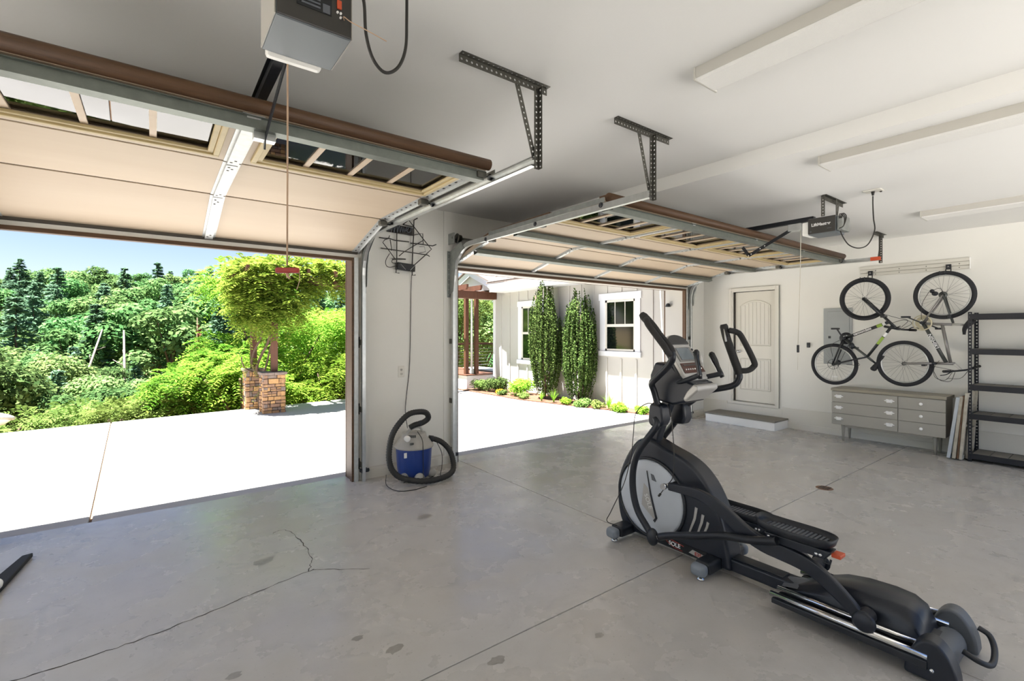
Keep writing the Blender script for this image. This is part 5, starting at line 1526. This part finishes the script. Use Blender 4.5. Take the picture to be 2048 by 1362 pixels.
# ------------------------------------------------------------------ the house wing across the driveway
HX = 8.0
hs = thing('house', 'off-white board-and-batten house wing beyond the double door', 'house', (HX, 8.5, 0))
MB().box(HX, HX + .15, 5.63, 11.5, .02, 2.95).build('siding', 'siding', hs)
bt = MB().box(-.022, 0, -.026, .026, 0, 2.73).build('batten', 'house_trim' if False else 'siding', hs)
bt.location = Vector((HX, 6.34, .05))
yb = 5.94
first = True
while yb < 11.4:
    if abs(yb - 5.94) > .01 and abs(yb - 6.34) > .01 and not (6.15 < yb < 7.42) and not (9.15 < yb < 10.4):
        dup(bt, hs, Vector((HX, yb, .05)))
    yb += .40
# short battens above and below the windows
bs = MB().box(-.022, 0, -.026, .026, 0, 1.0).build('batten', 'siding', hs)
bs.location = Vector((HX, 6.74, .05))
bt.location = Vector((HX, 5.94, .05))
for y in (6.34, 7.14):
    dup(bs, hs, Vector((HX, y, .05)))
for y in (9.54, 9.94, 10.34):
    d = dup(bs, hs, Vector((HX, y, .05))); d.scale.z = .68
for y in (6.34, 6.74, 7.14):
    d = dup(bs, hs, Vector((HX, y, 2.49))); d.scale.z = .28
for y in (9.54, 9.94, 10.34):
    d = dup(bs, hs, Vector((HX, y, 2.47))); d.scale.z = .28
MB().box(HX - .02, HX + .17, 11.44, 11.54, .02, 2.9).build('corner_board', 'house_trim', hs)
def house_window(y0, y1, z0, z1, gy0, gy1, gz0, gz1):
    mb = MB()
    mb.box(HX - .028, HX - .0005, y0 + .03, gy0, z0 + .11, z1 - .15); mb.box(HX - .028, HX - .0005, gy1, y1 - .03, z0 + .11, z1 - .15)
    mb.box(HX - .034, HX - .0005, y0, y1, z1 - .15, z1); mb.box(HX - .05, HX - .0005, y0, y1, z0, z0 + .11)
    w = mb.build('window', 'house_trim', hs, bevel=.004, label='white trimmed sash window')
    mb = MB(); zm = (gz0 + gz1) / 2; f = .045
    mb.box(HX - .014, HX - .0005, gy0, gy1, gz0, gz0 + f); mb.box(HX - .014, HX - .0005, gy0, gy1, gz1 - f, gz1); mb.box(HX - .018, HX - .0005, gy0, gy1, zm - .03, zm + .03)
    mb.box(HX - .014, HX - .0005, gy0, gy0 + f, gz0, gz1); mb.box(HX - .014, HX - .0005, gy1 - f, gy1, gz0, gz1)
    for k in (1, 2):
        yy = gy0 + (gy1 - gy0) * k / 3; mb.box(HX - .010, HX - .0005, yy - .008, yy + .008, zm, gz1)
    mb.build('sash', 'window_frame_white', w)
    MB().box(HX - .004, HX - .0002, gy0 + f, gy1 - f, zm + .03, gz1 - f).build('pane', 'dark_window', w)
    MB().box(HX - .006, HX - .0002, gy0 + f, gy1 - f, gz0 + f, zm - .03).build('pane', 'dark_window', w)
house_window(6.20, 7.36, 1.10, 2.475, 6.36, 7.18, 1.215, 2.32)
house_window(9.20, 10.36, .77, 2.46, 9.36, 10.18, .885, 2.31)
# eave, fascia, roof
MB().box(7.50, HX + .1, 5.82, 10.98, 2.74, 2.765).build('soffit', 'house_trim', hs)
mb = MB(); mb.box(7.46, 7.50, 5.82, 10.98, 2.735, 2.95); mb.prism([(7.46, 5.82, 2.83), (7.40, 5.82, 2.87), (7.39, 5.82, 2.955), (7.46, 5.82, 2.955)], (0, 5.16, 0)); mb.build('fascia', 'house_trim', hs, bevel=.006)
mb = MB(); mb.prism([(7.38, 5.82, 2.96), (11.5, 5.82, 5.02), (11.5, 5.82, 5.12), (7.38, 5.82, 3.0)], (0, 5.2, 0)); rf = mb.build('roof', 'roof_shingle', hs, label='brown-grey shingle roof')
sh0 = None
for r_ in range(9):
    for c_ in range(9):
        y = 10.98 - (c_ + (.5 if r_ % 2 else 1)) * .29
        if sh0 is None:
            sh0 = MB().prism([(0, 0, 0), (.20, 0, .10), (.20, 0, .11), (-.003, 0, .013)], (0, .275, 0)).build('shingle', 'roof_shingle', rf); o = sh0
        else:
            o = dup(sh0, rf)
        o.location = Vector((7.375 + r_ * .13, y, 3.0 + r_ * .065))
# porch gable: peak above the deck
GX = 7.52
def rake(a, b, nm):
    a, b = Vector(a), Vector(b); MB().prism([a, b, b + Vector((0, 0, -.17)), a + Vector((0, 0, -.17))], (.035, 0, 0)).build(nm, 'house_trim', hs)
rake((GX, 12.15, 3.47), (GX, 10.70, 2.89), 'rake_board'); rake((GX, 12.15, 3.47), (GX, 13.6, 2.89), 'rake_board')
MB().prism([(GX + .12, 12.15, 3.36), (GX + .12, 10.85, 2.83), (GX + .12, 13.45, 2.83)], (.05, 0, 0)).build('gable_panel', 'siding', hs)
for s in (-1, 1):
    MB().prism([(GX - .06, 12.15, 3.485), (GX - .06, 12.15 + s * 1.55, 2.865), (GX - .06, 12.15 + s * 1.55, 2.90), (GX - .06, 12.15, 3.52)], (3.6, 0, 0)).build('gable_roof', 'roof_shingle', hs)
MB().box(HX - .5, HX + 3, 11.55, 13.5, 2.72, 2.75).build('porch_ceiling', 'house_trim', hs)
# deck, posts, rail
dk = thing('porch_deck', 'raised porch deck with white edge beside the house corner', 'deck', (8.0, 12.8, 0))
MB().box(7.15, 9.5, 11.66, 14.6, -.3, .37).build('skirt', 'house_trim', dk)
for i in range(10):
    MB().box(7.12 + i * .145, 7.26 + i * .145, 11.63, 14.6, .3705, .40).build('plank', 'wood_red', dk)
for (x, y) in ((7.29, 11.92), (7.56, 11.80)):
    MB().box(x - .055, x + .055, y - .055, y + .055, .4005, 2.72).build('post', 'wood_red', dk, bevel=.006)
MB().tube([(7.40, 11.80, .42), (7.40, 11.80, 2.66), (7.36, 11.80, 2.72)], .035, 10).build('downspout', 'galv_white', dk)
MB().box(7.36, 7.45, 11.755, 11.845, .41, .56).build('downspout_boot', 'panel_box_grey', dk, bevel=.01)
MB().box(7.62, 9.4, 13.6, 13.69, 1.20, 1.26).build('top_rail', 'wood_red', dk)
for k in range(6):
    MB().tube([(7.62, 13.645, .52 + k * .11), (9.4, 13.645, .52 + k * .11)], .006, 6).build('cable', 'steel', dk)
# timber pergola beam with rafters
pb = thing('pergola_beam', 'heavy brown timber pergola beam meeting the house corner', 'pergola', (6.5, 11.45, 2.6))
MB().box(4.6, HX - .015, 11.36, 11.56, 2.575, 2.79).build('beam', 'wood_red', pb, bevel=.01)
for x in (5.2, 5.75, 6.30, 6.80, 7.25):
    MB().prism([(x - .03, 11.05, 2.86), (x - .03, 11.10, 2.792), (x - .03, 12.3, 2.792), (x - .03, 12.3, 2.93), (x - .03, 11.05, 2.93)], (.06, 0, 0)).build('rafter', 'wood_red', pb)
MB().box(4.7, 4.9, 11.36, 11.56, 0, 2.574).build('post', 'wood_red', pb, bevel=.01)
# wall lamp near the garage corner
lp = thing('wall_lamp', 'small dark dome lamp on the pale pier beside the double door', 'wall lamp', (7.94, 5.50, 2.14))
MB().lathe([(0, .04), (.02, .036), (.04, .012), (.05, -.03), (.046, -.032), (.0, -.02)], (7.94 - .055, 5.50, 2.14), 'z', 20).build('dome', 'black_metal', lp)
MB().box(7.885, 7.9395, 5.492, 5.508, 2.15, 2.165).build('arm', 'black_metal', lp)

# ------------------------------------------------------------------ stone pillars and vine pergola
def pillar(cx, cy, w, h, label, seed):
    t = thing('stone_pillar', label, 'pillar', (cx, cy, 0), 'stone pillars of the vine pergola')
    rng = random.Random(seed)
    MB().box(cx - w / 2 + .04, cx + w / 2 - .04, cy - w / 2 + .04, cy + w / 2 - .04, -.03, h).build('core', 'mortar', t)
    z = -.02
    while z < h - .02:
        ch = min(rng.uniform(.05, .125), h - z)
        if h - z - ch < .04: ch = h - z
        for face in range(4):
            a = -w / 2
            while a < w / 2 - .01:
                l = rng.uniform(.08, .22)
                if w / 2 - (a + l) < .06: l = w / 2 - a
                dp = rng.uniform(.0, .018); g = .005
                sub = [(z + g, z + ch - g)] if (ch < .085 or rng.random() < .6) else [(z + g, z + ch * .5 - g * .6), (z + ch * .5 + g * .6, z + ch - g)]
                for (za, zb) in sub:
                    mb = MB(); mb.box(a + g, a + l - g, -.06, dp, za, zb)
                    j = lambda: rng.uniform(-.005, .005)
                    mb.v = [(x + j(), y + j() * .5, zz + j()) for x, y, zz in mb.v]
                    R = Matrix.Translation((cx, cy, 0)) @ Matrix.Rotation(face * PI / 2, 4, 'Z') @ Matrix.Translation((0, w / 2 - .03, 0))
                    mb.xf(R); mb.build('stone', rng.choice(['stone_a', 'stone_a', 'stone_b', 'stone_c', 'stone_d']), t, bevel=.006, seg=1)
                a += l
        z += ch
    for i in range(2):
        mb = MB(); mb.box(cx - w / 2 - .02 + (w / 2 + .02) * i, cx + (w / 2 + .02) * i, cy - w / 2 - .02, cy + w / 2 + .02, h + .001, h + .055); mb.build('cap_stone', 'stone_d', t, bevel=.01)
    return t
pillar(1.93, 10.72, .43, .76, 'near stacked-stone pillar with a brown post on top', 3)
pillar(1.70, 11.50, .38, .79, 'stacked-stone pillar wrapped in vine stems, just behind the near one', 8)
vp = thing('vine_pergola', 'brown timber pergola post and beams under wisteria', 'pergola', (2.5, 11, .82))
MB().box(1.90, 2.02, 10.66, 10.78, .817, 3.0).build('post', 'wood_red', vp, bevel=.005)
MB().box(1.64, 1.76, 11.44, 11.56, .847, 3.0).build('post', 'wood_red', vp, bevel=.005)
MB().box(1.2, 4.45, 10.68, 10.76, 2.62, 2.80).build('beam', 'wood_red', vp, bevel=.005)
MB().box(1.2, 4.45, 11.46, 11.54, 2.62, 2.80).build('beam', 'wood_red', vp, bevel=.005)
for k in range(6):
    MB().box(1.4 + k * .55, 1.46 + k * .55, 10.3, 11.9, 2.801, 2.92).build('rafter', 'wood_red', vp)
MB().box(4.28, 4.40, 10.66, 10.78, 0, 2.62).build('post', 'wood_red', vp)
wv = thing('wisteria_vine', 'dense yellow-green wisteria covering the pergola at the driveway edge', 'vine', (1.75, 11.1, 0))
blobs = [(1.62, 10.7, 2.62, .48), (2.05, 10.65, 2.75, .48), (1.62, 10.7, 2.15, .42), (2.2, 10.6, 2.30, .42), (1.95, 10.6, 2.02, .34), (1.48, 10.9, 2.85, .32), (2.55, 10.7, 2.82, .40), (1.42, 10.8, 2.4, .32), (2.5, 10.8, 2.45, .3), (1.65, 11.4, 2.3, .45), (1.55, 10.8, 1.78, .26), (2.25, 10.6, 1.95, .26), (1.75, 10.6, 1.85, .25)]
blobs += [(2.9 + .42 * i, 10.75 + .1 * (i % 2), 2.88 - .05 * (i % 3), .36) for i in range(4)] + [(3.1 + .5 * i, 11.4, 2.9, .36) for i in range(3)]
v_, f_ = pinnate(blobs, 4200, .20, 5, .24, 11)
MB().add(v_, f_).build('foliage', 'leaf_vine', wv)
rng = random.Random(4)
for pts, r0 in (([(1.80, 11.28, 0), (1.76, 11.27, .3), (1.83, 11.2, .6), (1.72, 11.22, .85), (1.80, 11.15, 1.15), (1.92, 11.0, 1.5), (1.9, 10.9, 2.0)], .028), ([(1.74, 11.27, .7), (1.64, 11.25, .95), (1.66, 11.2, 1.2), (1.80, 11.1, 1.6), (1.75, 11, 2.1)], .022), ([(1.84, 11.25, .1), (1.78, 11.2, .5), (1.86, 11.1, .85), (1.94, 11.05, 1.25), (2.0, 10.95, 1.6)], .018), ([(1.66, 11.3, .78), (1.52, 11.2, .86), (1.44, 11.15, 1.0), (1.43, 11.15, 1.12)], .012)):
    MB().tube(catmull(pts, 6), r0, 8).build('stem', 'bark', wv)
v_, f_ = pinnate([(1.62, 11.32, .90, .16), (1.78, 11.3, .4, .10)], 60, .12, 4, .22, 5)
MB().add(v_, f_).build('low_leaves', 'leaf_vine', wv)

# ------------------------------------------------------------------ plants along the house
def holly(cx, cy, H, R, seed, label):
    t = thing('columnar_holly', label, 'shrub', (cx, cy, 0), 'columnar hollies against the house wall')
    rng = random.Random(seed); vs = []; fs = []; st = MB()
    def rad(z):
        u = z / H
        return R * (.36 + .64 * min(1, (u / .32)) ** .7) * (1 - .42 * max(0, (u - .55) / .45) ** 1.6)
    for s in range(250):
        a = rng.uniform(0, 2 * PI); q = rng.uniform(.35, 1.0) ** .6
        z0 = rng.uniform(.05, H * .6); z1 = min(H * rng.uniform(.9, 1.04), z0 + rng.uniform(.5, 1.2)) if q > .6 else H * rng.uniform(.88, 1.05)
        n = int((z1 - z0) / .0125)
        for i in range(n):
            z = z0 + (z1 - z0) * i / n
            rr = rad(z) * q + rng.uniform(-.012, .012) + .022 * math.sin(s * 7 + z * 3)
            p = Vector((cx + rr * math.cos(a), cy + rr * math.sin(a) * 1.12, z))
            d = Vector((math.cos(a), math.sin(a), 0)) * .8 + rnd_dir(rng)
            d = (d + Vector((0, 0, .5))).normalized()
            leaf_quad(vs, fs, p + d * .022, (rnd_dir(rng) + Vector((math.cos(a), math.sin(a), .6))).normalized(), .046 * rng.uniform(.7, 1.3), .034, rng, up=d)
        if s % 12 == 0:
            st.tube([(cx, cy, 0), (cx + rad(z0 + .3) * q * .5 * math.cos(a), cy + rad(z0 + .3) * q * .5 * math.sin(a), z0 + .3), (cx + rad(z1) * q * math.cos(a), cy + rad(z1) * q * math.sin(a), z1)], .008, 5)
    MB().add(vs, fs).build('foliage', 'leaf_holly', t)
    st.build('stem', 'bark', t)
holly(7.56, 8.72, 2.80, .37, 1, 'taller columnar holly between the two house windows')
holly(7.66, 7.66, 2.50, .355, 2, 'shorter columnar holly left of the nearer house window')
def bush(name, label, c, r, n, L, W, mat, seed, cat='shrub', pin=False, flat=.8, stems=5):
    t = thing(name, label, cat, (c[0], c[1], 0))
    rng = random.Random(seed)
    bl = [(c[0] + rng.uniform(-.5, .5) * r, c[1] + rng.uniform(-.6, .6) * r, c[2] + r * flat * rng.uniform(.3, .8), r * rng.uniform(.4, .65)) for _ in range(9)]
    v_, f_ = pinnate(bl, n, L, 4, W, seed) if pin else cloud(bl, n, L, W, seed, .3)
    MB().add(v_, f_).build('foliage', mat, t)
    mb = MB()
    for k in range(stems):
        b = bl[k % len(bl)]; mb.tube([(c[0], c[1], c[2] - .02), ((c[0] + b[0]) / 2, (c[1] + b[1]) / 2, (c[2] + b[2]) / 2 + .02), b[:3]], .008 * (1 + r), 5)
    mb.build('stem', 'bark', t)
    return t
bush('azalea_bush', 'rounded dark green shrub at the far house corner', (7.45, 10.55, 0), .42, 2600, .05, .025, 'leaf_holly', 21)
bush('low_bush', 'low arching green shrub by the porch deck', (7.22, 11.12, 0), .30, 1500, .06, .02, 'leaf_bush', 22)
bush('lime_shrub', 'bright lime green mounded shrub under the far window', (7.50, 9.62, 0), .46, 2600, .06, .03, 'leaf_lime', 23)
bush('flower_clump', 'yellow flowers between two shrubs by the house', (7.22, 10.1, 0), .14, 260, .03, .03, 'flower_yellow', 24, cat='flowers')
def blades(name, label, c, n, L, seed, mat='leaf_lime'):
    t = thing(name, label, 'plant', (c[0], c[1], 0))
    rng = random.Random(seed); vs = []; fs = []
    for k in range(n):
        a = rng.uniform(0, 2 * PI); sp = rng.uniform(.3, 1); l = L * rng.uniform(.6, 1.1); d = Vector((math.cos(a), math.sin(a), 0)); s = Vector((-d.y, d.x, 0)) * .007
        prev = None
        for i in range(5):
            f = i / 4
            p = Vector(c) + d * (l * .55 * sp * f ** 1.3) + Vector((0, 0, l * (f - .42 * sp * f ** 2.6))); w = s * (1 - f * .9)
            o = len(vs); vs.extend([p - w, p + w])
            if i: fs.append((o - 2, o - 1, o + 1, o))
    MB().add(vs, fs).build('leaves', mat, t)
    return t
blades('day_lily', 'arching lily leaves between the two hollies', (7.30, 8.12, 0), 60, .38, 31)
blades('day_lily', 'upright spiky lily clump below the nearer window', (7.62, 6.75, 0), 46, .48, 32)
blades('day_lily', 'small lily tuft beside the taller holly', (7.22, 8.45, 0), 40, .28, 33)
bush('ground_cover', 'low green ground cover below the shorter holly', (7.45, 7.35, 0), .20, 900, .045, .028, 'leaf_bush', 41, cat='plant')
bush('ground_cover', 'low green ground cover below the nearer window', (7.58, 6.45, 0), .20, 900, .045, .028, 'leaf_lime', 42, cat='plant')
bush('ground_cover', 'low green ground cover nearest the garage corner', (7.78, 5.98, 0), .17, 800, .045, .028, 'leaf_lime', 43, cat='plant')
bush('ground_cover', 'green ground cover at the foot of the shorter holly', (7.40, 7.80, 0), .16, 600, .045, .028, 'leaf_lime', 44, cat='plant')

bush('ground_cover', 'low green ground cover in front of the taller holly', (7.15, 9.05, 0), .17, 700, .045, .028, 'leaf_bush', 45, cat='plant')
bush('ground_cover', 'low trailing plant between lime shrub and dark corner shrub', (7.15, 9.95, 0), .16, 600, .045, .028, 'leaf_holly', 46, cat='plant')
bush('ground_cover', 'low green ground cover between the two window-side lily clumps', (7.55, 7.05, 0), .17, 700, .045, .028, 'leaf_bush', 47, cat='plant')
# small boat on the bank at the left edge
bo = thing('boat', 'white and tan boat bow at the far left driveway edge', 'boat', (-2.6, 11.45, -.1))
mb = MB(); rows = []
secs = [(-1.90, .01, .17, .03), (-1.97, .09, .20, .12), (-2.12, .19, .24, .20), (-2.5, .32, .27, .26), (-3.2, .40, .28, .28), (-4.2, .40, .28, .28)]
vs = []
for (x, hw, zt, dp) in secs:
    vs += [(x, 11.45 - hw, zt), (x - .02, 11.45 - hw * .8, zt - dp * .5), (x - .03, 11.45, zt - dp), (x - .02, 11.45 + hw * .8, zt - dp * .5), (x, 11.45 + hw, zt)]
mb.add(vs, [(i * 5 + k, i * 5 + k + 1, (i + 1) * 5 + k + 1, (i + 1) * 5 + k) for i in range(5) for k in range(4)] + [(4, 3, 2, 1, 0)], True)
mb.build('hull', 'bright_white', bo)
mb = MB(); mb.tube([(x, 11.45 - hw, zt) for x, hw, zt, dp in secs], .03, 8); mb.tube([(x, 11.45 + hw, zt) for x, hw, zt, dp in secs], .03, 8); mb.build('gunwale', 'old_white_wood', bo)
mb = MB(); mb.add([p for x, hw, zt, dp in secs[1:] for p in ((x - .08, 11.45 - hw * .7, zt - .06), (x - .08, 11.45 + hw * .7, zt - .06))], [(i * 2, i * 2 + 1, i * 2 + 3, i * 2 + 2) for i in range(4)]); mb.build('deck', 'stone_c', bo)

# ------------------------------------------------------------------ bright shrubs and young trees on the bank
def bank_tree(label, c, r, h, n, seed, mat, L=.30, name='locust_sapling', nb=12, grp='bright young trees on the bank'):
    t = thing(name, label, 'tree', (c[0], c[1], ground(c[0], c[1])), grp)
    rng = random.Random(seed); gz = ground(c[0], c[1])
    bl = []
    for _ in range(nb):
        a = rng.uniform(0, 2 * PI); q = rng.random() ** .5
        zz = rng.uniform(.35, .95)
        bl.append((c[0] + r * q * math.cos(a) * (1.15 - .5 * zz), c[1] + r * q * math.sin(a) * .8 * (1.15 - .5 * zz), gz + h * zz, r * rng.uniform(.3, .45)))
    v_, f_ = pinnate(bl, n, L, 5, .19, seed)
    MB().add(v_, f_).build('foliage', mat, t)
    mb = MB()
    for b in bl[::2]:
        mb.tube(catmull([(c[0], c[1], gz - .1), ((c[0] + b[0]) / 2, (c[1] + b[1]) / 2, gz + (b[2] - gz) * .6), b[:3]], 4), .03, 6)
    mb.build('trunk', 'bark', t)
bank_tree('feathery bright green tree right behind the near stone pillar', (2.6, 14.2), 1.7, 4.6, 1900, 51, 'leaf_bright')
bank_tree('feathery bright green tree at the right edge of the left doorway', (4.6, 15.0), 1.8, 4.0, 1900, 52, 'leaf_bright')
bank_tree('bright green leafy tree left of the stone pillars', (1.15, 13.9), 1.2, 2.9, 1700, 53, 'leaf_bright')
bank_tree('tall yellow-green tree behind the vine pergola', (3.6, 17.5), 2.2, 7.0, 2000, 54, 'leaf_bright', .36)
bank_tree('wide low green thicket below the vine pergola', (1.7, 12.9), 1.3, 1.9, 1500, 55, 'leaf_bright', .26)
bank_tree('low bright thicket right of the stone pillar', (3.6, 12.9), 1.2, 1.7, 1300, 56, 'leaf_bright', .26)
bank_tree('low leafy thicket at the driveway edge, right end', (5.6, 13.4), 1.3, 2.0, 1300, 57, 'leaf_bright', .26)
bank_tree('yellowish bush at the driveway edge left of the pillars', (-.25, 13.8), 1.1, 1.6, 1500, 58, 'leaf_bush', .24)
bank_tree('yellowish bush in the middle of the bank', (-1.6, 15.0), 1.5, 1.9, 1700, 59, 'leaf_bush', .24)
bank_tree('yellowish bush at the left end of the bank', (-3.0, 14.4), 1.4, 1.7, 1600, 60, 'leaf_bush', .24)
bank_tree('pale bush at the far left beyond the boat', (-4.6, 17.0), 1.9, 3.4, 2600, 61, 'leaf_bush', .20)
bank_tree('green bush further down the bank', (-.6, 18.6), 1.8, 3.3, 1500, 62, 'leaf_bright', .30)
bank_tree('green sapling behind the yellowish bushes', (1.6, 18.5), 1.7, 4.3, 1500, 63, 'leaf_bright', .30)
bank_tree('feathery green tree seen past the porch posts', (10.2, 17.6), 2.0, 4.8, 1500, 64, 'leaf_bush', .34)
bank_tree('feathery green tree left of the porch posts', (8.6, 17.0), 1.7, 4.6, 1500, 65, 'leaf_bush', .34)

# ------------------------------------------------------------------ forest on the far hill
protos = []
def far_tree(seed, kind, near=False):
    rng = random.Random(seed)
    nm = {'b': 'broadleaf_tree', 'p': 'pine_tree'}[kind]
    t = thing(nm, {'b': 'green broadleaf tree in the dense wood on the far hill', 'p': 'blue-green pine in the dense wood on the far hill'}[kind], 'tree', (0, 0, 0), {'b': 'broadleaf trees of the far wood', 'p': 'pines of the far wood'}[kind])
    tr = MB()
    if kind == 'b':
        H = 12.0; bl = []
        for _ in range(16):
            a = rng.uniform(0, 2 * PI); zz = rng.uniform(.38, .95); q = rng.random() ** .6 * (3.6 * math.sin(PI * (zz - .15)) ** .7)
            bl.append((q * math.cos(a), q * math.sin(a), H * zz, rng.uniform(1.1, 1.9)))
        v_, f_ = cloud(bl, 11000, .30, .18, seed, .6, .6) if near else cloud(bl, 4200, .50, .31, seed, .62, .6)
        MB().add(v_, f_).build('crown', 'leaf_forest', t)
        tr.tube([(0, 0, -1), (.1, 0, 4), (0, .1, 9)], [.26, .2, .08], 7)
        for b in bl[:6]:
            tr.tube([(0, 0, b[2] * .55), b[:3]], [.1, .04], 5)
    else:
        H = 14.0; vs = []; fs = []
        z = 2.5
        while z < H:
            R = 2.9 * (1 - (z / H)) ** .75 + .25
            for k in range(7):
                a = rng.uniform(0, 2 * PI)
                for j in range(16):
                    f = rng.random() ** .6
                    p = Vector((R * f * math.cos(a + rng.uniform(-.22, .22)), R * f * math.sin(a + rng.uniform(-.22, .22)), z - .25 * R * f + rng.uniform(-.12, .2)))
                    leaf_quad(vs, fs, p, (Vector((0, 0, 1)) + rnd_dir(rng) * .6).normalized(), .62, .30, rng, up=Vector((math.cos(a), math.sin(a), .1)))
            z += .62 if z < 8 else .5
        MB().add(vs, fs).build('crown', 'leaf_pine', t)
        tr.tube([(0, 0, -1), (0, 0, 7), (0, 0, 13.5)], [.22, .15, .03], 7)
    tr.build('trunk', 'bark', t)
    return t
protos = {'b': [far_tree(100 + i, 'b') for i in range(6)], 'p': [far_tree(200 + i, 'p') for i in range(3)], 'n': [far_tree(300 + i, 'b', True) for i in range(3)]}
used = set()
rng = random.Random(77)
def plant(x, y, kind, s):
    side = 'past the porch' if x / y > .4 else 'through the left doorway'
    band = 'at the foot of' if y < 62 else 'half way up' if y < 120 else 'along the ridge of'
    what = 'green broadleaf tree' if kind == 'b' else 'blue-green pine'
    if kind == 'b' and y < 62: kind = 'n'
    i = rng.randrange(len(protos[kind])); p = protos[kind][i]
    if (kind, i) not in used:
        used.add((kind, i)); o = p
    else:
        o = copy_tree(p)
    o.location = (x, y, ground(x, y))
    o['label'] = '%s %s the far wooded hill, seen %s' % (what, band, side)
    o['group'] = '%ss %s the far hill %s' % (what, band, side)
    o.rotation_euler = (0, 0, rng.uniform(0, 6.28))
    o.scale = (s * rng.uniform(.85, 1.15), s * rng.uniform(.85, 1.15), s)
y = 27.0
count = 0
while y < 205:
    step = 3.9 + y * .036
    lo, hi = -.26, .80
    x = lo * y - 3 + rng.uniform(0, step)
    while x < hi * y:
        yy = y + rng.uniform(-.4, .4) * step; r_ = x / yy
        keep = True
        if -.10 < r_ < .10 and 40 < yy < 66 and rng.random() < .85: keep = False
        if .02 < r_ < .10 and yy < 40: keep = False
        if .42 < r_ < .52 and yy > 30: keep = False                    # hidden behind the column
        if r_ > .70 and yy > 60: keep = False
        if keep:
            small = yy < 62
            kind = 'p' if rng.random() < (.16 if small else .30) else 'b'
            sc = rng.uniform(.52, .75) if yy < 40 else rng.uniform(.68, .95) if yy < 66 else rng.uniform(.95, 1.3)
            if r_ > .52: sc *= 1.12
            plant(x, yy, kind, sc); count += 1
        x += step * rng.uniform(.75, 1.3)
    y += (3.6 + y * .034) * .95
print('forest trees', count)
# dead trunks among the trees
def snag(label, a, b, r, mat, name='dead_trunk'):
    t = thing(name, label, 'dead tree', a)
    a, b = Vector(a), Vector(b)
    MB().tube([a, a.lerp(b, .5) + Vector((.15, 0, .1)), b], [r, r * .8, r * .35], 8).build('trunk', 'bark_pale', t)
    mb = MB(); rg = random.Random(len(label))
    for k in range(6):
        p = a.lerp(b, .45 + .08 * k); MB().tube([p, p + Vector((rg.uniform(-1, 1), rg.uniform(-.5, .5), rg.uniform(.2, .8)))], [r * .3, r * .1], 5).build('branch', 'bark_pale', t)
    return t
snag('pale fallen trunk leaning through the far trees', (-7.6, 58, ground(-7.6, 58) - .5), (-4.0, 60, 1.9), .16, 'bark_pale')
snag('pale upright dead trunk on the far slope', (-2.3, 55, ground(-2.3, 55) - .5), (-2.2, 55, 1.8), .17, 'bark_pale')
t = thing('rust_tree', 'rust-brown dying conifer left of the bright saplings', 'tree', (1.62, 27, ground(1.62, 27)))
rg = random.Random(9); vs = []; fs = []; gz = ground(1.62, 27)
for k in range(26):
    z = gz + 3 + k * .24; a = rg.uniform(0, 6.28); R = 1.0 * (1 - k / 30)
    for j in range(16):
        f = rg.random(); leaf_quad(vs, fs, Vector((1.62 + R * f * math.cos(a), 27 + R * f * math.sin(a), z - .3 * f + rg.uniform(-.15, .15))), rnd_dir(rg), .2, .1, rg)
MB().add(vs, fs).build('crown', 'leaf_rust', t)
MB().tube([(1.62, 27, gz - .5), (1.62, 27, gz + 9.4)], [.09, .02], 7).build('trunk', 'bark', t)
